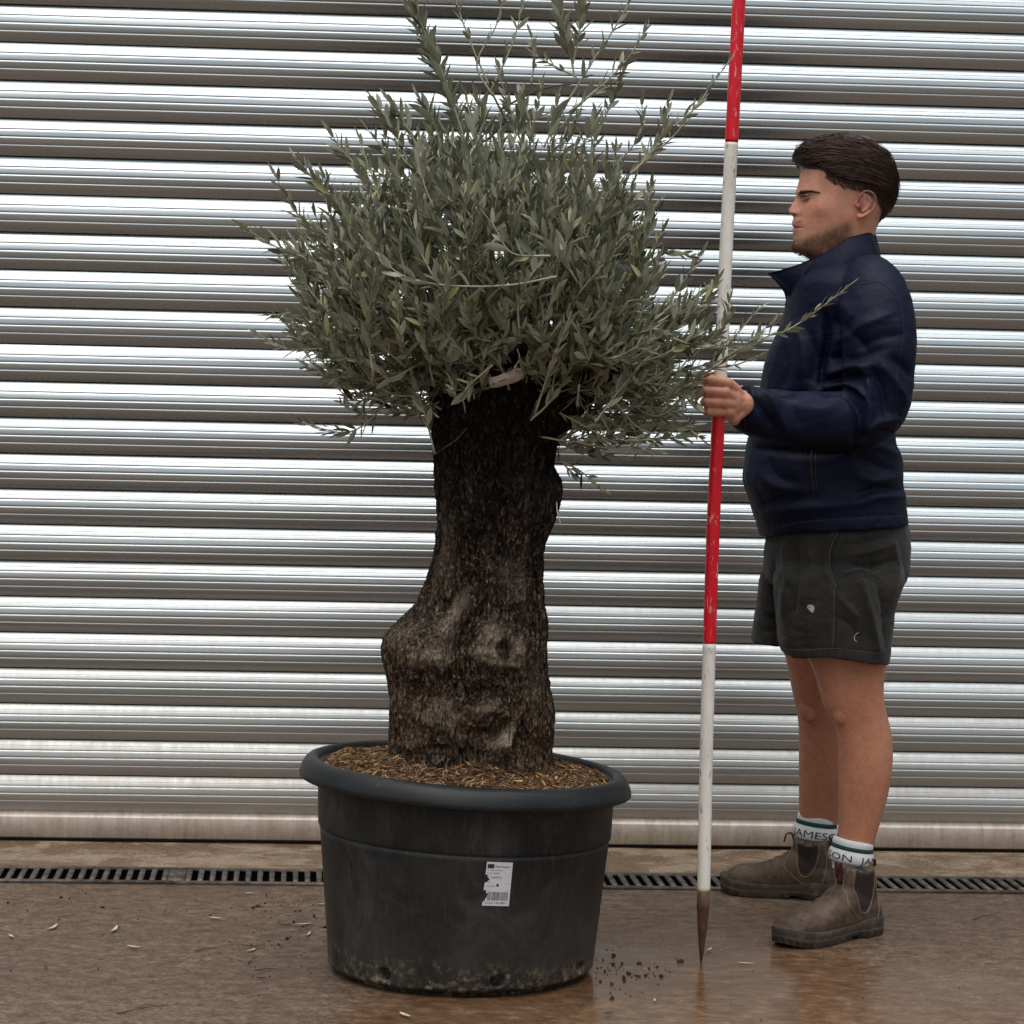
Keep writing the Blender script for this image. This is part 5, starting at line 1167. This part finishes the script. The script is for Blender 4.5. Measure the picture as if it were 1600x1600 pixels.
# collar: a stand-up collar lying open at the front
def collar(sy):
    top = [(1367, 366, 0), (1352, 367, .052), (1335, 371.5, .071), (1317, 377, .077), (1297, 390, .077), (1279, 401.5, .070), (1262, 409, .060), (1243, 416, .050), (1222, 422, .040), (1202, 428, .030)]
    bot = [(1377, 414, 0), (1366, 414, .070), (1345, 415, .094), (1322, 418, .105), (1302, 428, .108), (1283, 441, .100), (1266, 454, .086), (1250, 465, .066), (1238, 474, .044), (1229, 484, .022)]
    if sy > 0: top = [(x, y - 1.5 if i < 9 else y - 2, q) for i, (x, y, q) in enumerate(top)]
    nt_, nb_ = 50, 16
    Tt = catmull([at(x, y, YB) + [0, sy * q, 0] for x, y, q in top], nt_); Bt = catmull([at(x, y, YB) + [0, sy * q, 0] for x, y, q in bot], nt_); rows = []
    for k in np.linspace(0, 1, nb_):
        s = np.linspace(0, 1, nt_); bow = .010 * math.sin(k * math.pi) * (1 - s) + .018 * math.sin(k * math.pi) * s * 1.0; R_ = Tt * (1 - k) + Bt * k
        R_[:, 1] += sy * bow * .5; R_[:, 0] += .018 * math.sin(k * math.pi) * np.clip((s - .6) / .4, 0, 1); rows.append(R_)
    rows = np.array(rows); V = rows.reshape(-1, 3); V = V + .0018 * np.stack([0 * V[:, 0], snoise(V, 35, 4), 0 * V[:, 0]], 1)
    Fq = gridfaces(nb_, nt_); N = vnormals(V, Fq); n = len(V); 
    if (N[:, 1] * sy).sum() < 0: N = -N
    V2 = np.vstack([V + N * .0022, V - N * .0022]); Fl = [tuple(f) for f in Fq] + [tuple(int(i) + n for i in f[::-1]) for f in Fq]
    bd = [j for j in range(nt_)] + [i * nt_ + nt_ - 1 for i in range(1, nb_)] + [(nb_ - 1) * nt_ + j for j in range(nt_ - 2, -1, -1)] + [i * nt_ for i in range(nb_ - 2, 0, -1)]
    for a, b in zip(bd, bd[1:] + bd[:1]): Fl.append((a, b, b + n, a + n))
    return V2, Fl, Tt, Bt
for sy in (-1, 1):
    V2, Fl, Tt, Bt = collar(sy); co_ = mesh('collar', V2, Fl, jk.m, jacket, loc=man.location)
    mesh('collar_edge', *tube(Tt, .0028, 8), jk.m, co_, loc=man.location) if False else None
    mesh('collar_seam', *tube(Bt[2:36] + [0, sy * .002, 0], .0011, 6), seam.m, co_, loc=man.location)
P = np.array([at(x, y, YB - .066 + .02 * i / 5) for i, (x, y) in enumerate([(1266, 409), (1256, 424), (1249, 440), (1245, 455), (1242, 468)])])
mesh('collar_zip', *tube(catmull(P, 24) - [0, .008, 0], .0012, 6), seaml.m, jacket, loc=man.location)

# ================================================================ shorts
SG = Geo()
SG.add(*pxloft([(806, 1202, 1412, YB, .165), (830, 1199, 1418, YB, .172), (860, 1196, 1419.5, YB, .176), (885, 1194, 1418, YB, .178), (905, 1196, 1412, YB, .172), (925, 1215, 1395, YB, .14)], 80, 2.4, 2.4))
V, Fc = pxloft([(850, 1235, 1395, 5.40, .05), (880, 1216, 1410, 5.385, .088), (905, 1208.5, 1415, 5.365, .102), (925, 1209.5, 1406, 5.36, .108), (950, 1211, 1397.5, 5.357, .110), (980, 1213.5, 1394, 5.354, .112), (1007, 1216.5, 1391, 5.352, .113), (1024, 1222, 1388, 5.35, .112)], 72, 2.5, 2.4)
V = hem_shift(V, 985, 0, [1218, 1240, 1300, 1388], [1020, 1024, 1021.5, 1033], 1024); SG.add(V, Fc)
SG.add(*pxloft([(850, 1220, 1380, 5.55, .05), (880, 1196, 1395, 5.575, .088), (905, 1187.5, 1388, 5.59, .101), (930, 1184.5, 1372, 5.60, .104), (960, 1180, 1358, 5.605, .106), (1005, 1174.5, 1345, 5.61, .108)], 72, 2.4, 2.4))
V, Fc = SG.arr(); SV, SF = remesh(V, Fc, .0036, 3, .5); sn_ = vnormals(SV, SF)
FS = [([(1209, 870), (1211, 940), (1214, 1005)], 5, -.006), ([(1313, 828), (1299, 855), (1297, 885), (1307, 918)], 3.5, -.006), ([(1306, 826), (1292, 855), (1290, 890), (1301, 915)], 6, .006), ([(1345, 905), (1356, 950), (1372, 1018)], 7, .008), ([(1362, 880), (1378, 940), (1384, 1010)], 6, -.006), ([(1395, 850), (1402, 890), (1392, 930)], 6, .006),
      ([(1325, 868), (1360, 862), (1400, 848)], 5, .005), ([(1325, 880), (1362, 886), (1405, 872)], 5, -.005), ([(1318, 898), (1345, 893), (1370, 896)], 5, .005), ([(1322, 850), (1350, 848), (1390, 838)], 5, -.004), ([(1312, 935), (1330, 955), (1342, 965)], 5, .005), ([(1312, 965), (1330, 978), (1340, 1000)], 5, -.005),
      ([(1244, 840), (1246, 900), (1240, 960)], 7, -.005), ([(1262, 838), (1268, 900), (1262, 990)], 8, .004), ([(1225, 850), (1228, 910), (1222, 960)], 7, .005), ([(1300, 920), (1296, 960), (1300, 1012)], 5, .004), ([(1216, 900), (1235, 925), (1238, 960)], 6, -.004), ([(1184, 940), (1200, 955), (1208, 960)], 5, .005), ([(1180, 975), (1195, 985), (1208, 985)], 5, -.005),
      ([(1222, 1013), (1300, 1013), (1386, 1023)], 2, -.0025)]
SV = folds(SV, sn_, FS)
SV += sn_ * (.0034 * fbm(SV, 14, 3, 31) + .0018 * fbm(SV * [1, 1, 2.2], 42, 3, 14))[:, None]
st_ = NT('charcoal_cotton_drill', rough=.9, spec=.15, sheen=.12); c = st_.coord(); f1 = st_.noise(c, 26, 5, .65); f2 = st_.noise(st_.coord((1, 1, 1)), 520, 2)
st_.set('base', st_.mix(1, st_.ramp(f1, [(.3, (.0140, .0135, .0122)), (.7, (.030, .0285, .0258))]), st_.ramp(f2, [(.3, .75), (.6, 1.15)]), 'MULTIPLY')); st_.set('normal', st_.bump(f2, .22, .0012, st_.bump(st_.noise(st_.coord((1, 1, 2)), 60, 5, .6, .5), .5, .004)))
shorts = mesh('shorts', SV, SF, st_.m, man); sbv = BVHTree.FromPolygons([tuple(v) for v in SV], [tuple(f) for f in SF])
ths = NT('grey_thread', base=(.075, .072, .066), rough=.8); dks = NT('dark_fold', base=(.008, .008, .008), rough=.9)
seamline('pocket_edge', [(1313, 827), (1299, 853), (1296.5, 882), (1307, 918)], .0013, ths.m, shorts, sbv, 50); seamline('pocket_opening', [(1315, 829), (1302, 853), (1299.5, 882), (1309, 917)], .0022, dks.m, shorts, sbv, 50)
seamline('side_seam', [(1308, 919), (1308, 960), (1306, 1020)], .0009, dks.m, shorts, sbv); seamline('side_stitch', [(1303, 922), (1303, 960), (1301, 1012)], .0006, ths.m, shorts, sbv)
seamline('hem_stitch', [(1226, 1014), (1260, 1016), (1300, 1013), (1345, 1018), (1385, 1023)], .0006, ths.m, shorts, sbv, 60)
def patch(name, cx, cy, pts, mat, par, bv, lift=.0008):
    V = [hit(bv, cx, cy, lift)] + [hit(bv, cx + x, cy + y, lift) for x, y in pts]; n = len(pts); return mesh(name, np.array(V), [(0, (i + 1) % n + 1, i + 1) for i in range(n)], mat, par, loc=man.location)
patch('paint_spot', 1267, 950.5, [(-5, -4.5), (-1, -6), (4, -4.5), (6, -1), (5, 3), (3, 7), (0, 6), (-3, 2), (-5.5, -1)], NT('pale_paint_spot', base=(.36, .33, .30), rough=.8).m, shorts, sbv)
seamline('loose_thread', [(1341, 988), (1336, 993), (1335, 999), (1339, 1003)], .0005, NT('white_thread', base=(.6, .6, .6)).m, shorts, sbv, 20)

# ================================================================ socks
skm = NT('white_ribbed_sock', rough=.9, spec=.15, sheen=.3); c = skm.coord(); skm.set('base', skm.mix(skm.ramp(skm.noise(c, 60, 4), [(.4, 0.0), (.8, .4)]), (.66, .67, .68), (.48, .47, .45)))
skm.set('normal', skm.bump(skm.noise(skm.coord((1, 1, .15)), 500, 2), .5, .002))
grn = NT('bottle_green_yarn', base=(.008, .05, .035), rough=.9)
def sock(px0, px1, ytop, ybot, slope, Y, hd, text, toff):
    so = []; prof = [(-.02, .90), (0, 1.0), (.05, 1.07), (.18, 1.08), (.25, 1.065), (.42, 1.075), (.47, 1.10), (.55, 1.16), (.72, 1.19), (.9, 1.17), (.98, 1.10), (1.0, 1.0), (1.08, .92), (1.35, .86)]
    a = np.linspace(0, 2 * math.pi, 96, endpoint=False)
    def pt(a, k, s):
        py = ytop + (ybot - ytop) * k; xc = (px0 + px1) / 2 - 6.0 * k; hw = (px1 - px0) / 2 / F_PX * Y; C_ = at(xc, py, Y)
        x = -hw * s * np.cos(a); y = -hd * s * np.sin(a); return np.stack([C_[0] + x, C_[1] + y, C_[2] - slope * x + 0 * a], -1)
    rows = np.array([pt(a, k, s + 0 * a) for k, s in prof]); o = mesh('sock', *loft(rows, False), skm.m, man)
    rows = np.array([pt(a, k, s + 0 * a) for k, s in ((.255, 1.07), (.26, 1.098), (.42, 1.105), (.425, 1.08))]); mesh('green_stripe', *loft(rows, False), grn.m, o, loc=man.location)
    V, Fc = text_mesh(text); wd = V[:, 0].max(); An = toff + V[:, 0] / wd * 2 * math.pi * .97; K = .86 - V[:, 1] / .7 * .27
    mesh('lettering', np.array([pt(np.array([x]), k, np.array([np.interp(k, [q[0] for q in prof], [q[1] for q in prof]) + .03]))[0] for x, k in zip(An, K)]), Fc, ink.m, o, loc=man.location)
sock(1304, 1363.5, 1311, 1347, .16, 5.384, .041, 'JAMESON  JAMESON  ', -1.35)
sock(1249, 1307.5, 1272, 1311, .12, 5.788, .042, 'JAMESON  JAMESON  ', .25)

# ================================================================ boots
lea = NT('worn_brown_leather', rough=.72, spec=.3); c = lea.coord(); l1 = lea.noise(c, 14, 6, .65, .5); l2 = lea.noise(c, 80, 5, .7); l3 = lea.noise(c, 34, 5, .7, .4)
lb = lea.ramp(l1, [(.3, (.028, .017, .011)), (.5, (.064, .042, .029)), (.72, (.140, .100, .070))]); lb = lea.mix(lea.ramp(l2, [(.4, 0.0), (.75, .55)]), lb, (.15, .110, .078)); zl = lea.sep(lea.n('ShaderNodeTexCoord').outputs['Object'])[2]
lea.set('base', lb); lea.set('normal', lea.bump(l2, .3, .002, lea.bump(l3, .4, .004)))
sol = NT('muddy_rubber_sole', rough=.85); c = sol.coord(); sol.set('base', sol.ramp(sol.noise(c, 50, 6, .7), [(.3, (.028, .020, .014)), (.55, (.060, .043, .031)), (.8, (.15, .11, .075))])); sol.set('normal', sol.bump(sol.noise(c, 120, 4, .6), .5, .002))
ela = NT('dark_elastic', rough=.85); c = ela.coord(); ela.set('base', (.020, .011, .010)); ela.set('normal', ela.bump(ela.noise(ela.coord((1, 1, .05)), 420, 1), .6, .002))
stc = NT('tan_thread', base=(.24, .18, .12), rough=.7); tabm = NT('maroon_pull_tab', base=(.045, .008, .010), rough=.7); redt = NT('red_webbing', base=(.16, .012, .014), rough=.8)
def boot(heel, toe, side_vis, tab_front, lean, drop=0.0):
    h0, t0 = ground_at(*heel), ground_at(*toe); ax = t0 - h0; L = np.linalg.norm(ax[:2]); ax = ax / np.linalg.norm(ax); lat = np.array([-ax[1], ax[0], 0]); 
    K = L / .262                                             # heel-centre to toe-centre in the drawing
    def W(P): P = np.asarray(P, float) * [K, 1, 1]; return h0 + P[:, :1] * ax + P[:, 1:2] * lat + P[:, 2:] * np.array([0, 0, 1])
    bt = empty('boot', (0, 0, 0)); bt.parent = man; bt.location = [float(v) for v in (h0 - np.array(man.location))]
    def bmesh_(name, V, Fc, mat, par=bt, smooth=True):
        me_par_off = h0; o = mesh(name, V, Fc, mat, None, smooth, loc=(0, 0, 0)); o.data.transform(Matrix.Translation([-float(v) for v in h0])); o.parent = par; return o
    # upper
    U = Geo(); n = 40; a = np.linspace(0, 2 * math.pi, n, endpoint=False); rows = []
    tab_ = [(-.022, .018, .050, 0), (-.018, .030, .068, 0), (-.008, .036, .080, 0), (.015, .038, .095, 0), (.045, .039, .110, 0), (.075, .040, .118, .001), (.105, .043, .108, .002), (.135, .0465, .092, .003), (.165, .049, .079, .004), (.195, .0505, .0715, .005), (.225, .0495, .068, .005), (.250, .046, .0635, .004), (.268, .038, .055, .003), (.280, .026, .044, .002), (.285, .012, .034, .001)]
    Tb = np.array(tab_); xs_ = np.linspace(-.022, .285, 60)
    for x in xs_:
        hw, ht, oy = (np.interp(x, Tb[:, 0], Tb[:, k]) for k in (1, 2, 3)); zb = .022; hz_ = (ht - zb) / 2
        ca, sa = np.cos(a), np.sin(a); e = np.where(sa > 0, 2.0, 4.5); y = hw * np.sign(ca) * np.abs(ca) ** (2 / e); z = zb + hz_ + hz_ * np.sign(sa) * np.abs(sa) ** (2 / e)
        rows.append(W(np.stack([np.full(n, x), y + oy, z], 1)))
    U.add(*loft(np.array(rows)))
    rows = []
    for z, xc, hl, hw in ((.03, .033, .052, .035), (.06, .034, .053, .0355), (.09, .037, .052, .036), (.115, .041, .049, .037), (.132, .044, .046, .039), (.147, .046, .045, .041), (.154, .046, .044, .041)):
        ca, sa = np.cos(a), np.sin(a); zz = z + (.010 * np.abs(ca) - .006) * (z > .14) - drop * np.clip((z - .09) / .06, 0, 1.1)
        rows.append(W(np.stack([xc + hl * np.sign(ca) * np.abs(ca) ** .9 / K ** .5, hw * np.sign(sa) * np.abs(sa) ** .9, zz], 1)))
    U.add(*loft(np.array(rows)))
    V, Fc = U.arr(); UV, UF = remesh(V, Fc, .0030, 5, .5); un = vnormals(UV, UF); UV += un * (.0014 * fbm(UV, 28, 3, 5))[:, None]
    # creases over the instep
    loc = (UV - h0); lx = (loc @ ax) / K; ly = loc @ lat; lz = loc[:, 2]
    for cx_, am in ((.125, -.002), (.140, .0016), (.152, -.0018)): UV += un * (am * np.exp(-((lx - cx_ - .12 * (lz - .08)) / .005) ** 2) * (lz > .05))[:, None]
    bmesh_('upper', UV, UF, lea.m); ub = BVHTree.FromPolygons([tuple(v) for v in UV], [tuple(f) for f in UF])
    def on(x, z, s, lift=.0004):
        o_ = Vector(W([[x, s * .12, z]])[0]); q, nn, _, _ = ub.ray_cast(o_, Vector(-s * lat)); 
        if q is None: return None
        return np.array(q) + s * lat * lift
    for s in (-1, 1):
        poly = [(.079, .151), (.022, .151), (.021, .120), (.026, .088), (.040, .066), (.054, .058), (.070, .066), (.076, .092), (.079, .125)]; nn_ = 26; Vp = []; Fp = []; idx = {}
        for i in range(nn_):
            for j in range(nn_):
                x = .018 + .064 * i / (nn_ - 1); z = .056 + .108 * j / (nn_ - 1); 
                if inside(x, z, poly):
                    q = on(x, z, s, .0012)
                    if q is not None: idx[i, j] = len(Vp); Vp.append(q)
        for (i, j) in idx:
            if all(k in idx for k in ((i + 1, j), (i + 1, j + 1), (i, j + 1))): f = (idx[i, j], idx[i + 1, j], idx[i + 1, j + 1], idx[i, j + 1]); Fp.append(f if s < 0 else f[::-1])
        if Fp: bmesh_('elastic_panel', np.array(Vp), Fp, ela.m)
        G = Geo()
        for pl in ([(.080, .149), (.080, .120), (.077, .090), (.070, .063), (.054, .054), (.038, .062), (.024, .086), (.018, .120), (.018, .149)], [(.088, .149), (.094, .125), (.104, .098), (.112, .080), (.100, .066), (.080, .050), (.058, .036)], [(.012, .145), (.004, .120), (-.002, .085), (.004, .050), (.010, .034)]):
            P = catmull([(x, z, 0) for x, z in pl], 46); Q = [on(p[0], p[1], s, .0005) for p in P]; Q = np.array([q for q in Q if q is not None])
            if len(Q) > 4:
                d = np.linalg.norm(np.diff(Q, axis=0), axis=1); Q = Q[np.r_[True, d < .03]]; G.add(*tube(Q, .0008, 5))
        G.build('stitching', stc.m, None, loc=(0, 0, 0)); o = COL.objects[-1]; o.data.transform(Matrix.Translation([-float(v) for v in h0])); o.parent = bt
    # sole
    ol = []; 
    SO = np.array([(-.030, .000), (-.028, .020), (-.018, .034), (.0, .040), (.03, .041), (.06, .040), (.09, .040), (.12, .044), (.16, .051), (.20, .0545), (.235, .052), (.262, .043), (.280, .030), (.291, .013), (.294, 0)])
    up = catmull([(x, y, 0) for x, y in SO], 70)[:, :2]; ring = np.vstack([up, np.stack([up[::-1, 0], -up[::-1, 1]], 1)[1:-1]]); oy = np.interp(ring[:, 0], [-.03, .1, .2, .29], [0, .001, .005, .001]); nr_ = len(ring)
    th = np.cumsum(np.r_[0, np.linalg.norm(np.diff(ring, axis=0), axis=1)]); tread = ((th / .0165) % 1 < .22).astype(float)
    toe_up = .010 * np.clip((ring[:, 0] - .23) / .06, 0, 1) ** 2; arch = .009 * np.exp(-((ring[:, 0] - .075) / .022) ** 4); topz = .031 + .006 * np.clip((.05 - ring[:, 0]) / .05, 0, 1) + .005 * np.clip((ring[:, 0] - .20) / .08, 0, 1) + .006 * np.exp(-((ring[:, 0] - .04) / .03) ** 2)
    rows = []
    for z, s, useg in ((0, .95, 1), (.0015, .985, 1), (.010, .99, 1), (.0115, 1.0, 0), (.017, 1.0, 0), (.019, .985, 0), (.021, 1.0, 0), (1, 1.01, 0), (1.06, .99, 0), (1.06, .93, 0)):
        zz = (toe_up + arch * (1 if z < .5 else 0) * max(0, 1 - z / .018) + z) if z < .5 else toe_up * .6 + topz * z; gsc = s - useg * .07 * tread
        cxm = .13; rows.append(W(np.stack([cxm + (ring[:, 0] - cxm) * (1 - (1 - gsc) * .35), ring[:, 1] * gsc + oy, zz], 1)))
    V, Fc = loft(np.array(rows)); bmesh_('sole', V, Fc, sol.m)
    # pull tabs, front one and back one
    def tab(x, dirx, flop):
        z0 = .143 - drop; P = W([[x, 0, z0 - .02], [x + dirx * .003, 0, z0 + .004], [x + dirx * (.006 + flop * .3), 0, z0 + .022], [x + dirx * (.012 + flop), 0, z0 + .022 - flop * .2], [x + dirx * (.013 + flop * 1.4), 0, z0 + .008 - flop * .5]]); Pc = catmull(P, 20); T, N, B = frames(Pc); w_ = .008; rows = []
        for s in (-1, 1): rows.append(Pc + lat * w_ * s)
        Vv = np.array([rows[0], rows[1], rows[1] + T * 0 + np.cross(T, lat) * .002, rows[0] + np.cross(T, lat) * .002]); Vv = np.transpose(Vv, (1, 0, 2)); bmesh_('pull_tab', *loft(Vv), tabm.m, bt, False)
        Pm = (Vv[:, 0] + Vv[:, 1]) / 2; Vr = np.array([np.stack([Pm - lat * .0016 - np.cross(T, lat) * .0006, Pm + lat * .0016 - np.cross(T, lat) * .0006, Pm + lat * .0016 + np.cross(T, lat) * .0028, Pm - lat * .0016 + np.cross(T, lat) * .0028], 1)])[0]; bmesh_('tab_stripe', *loft(Vr), redt.m, bt, False)
    tab(.094 if not tab_front else .092, 1, .010 if tab_front else -.004); tab(-.003, -1, .001)
    return bt
boot((1354, 1457), (1229, 1478), -1, False, 0, .006)
boot((1292, 1404), (1143, 1393), -1, True, 0, .020)
print('script time', time.time() - T0)
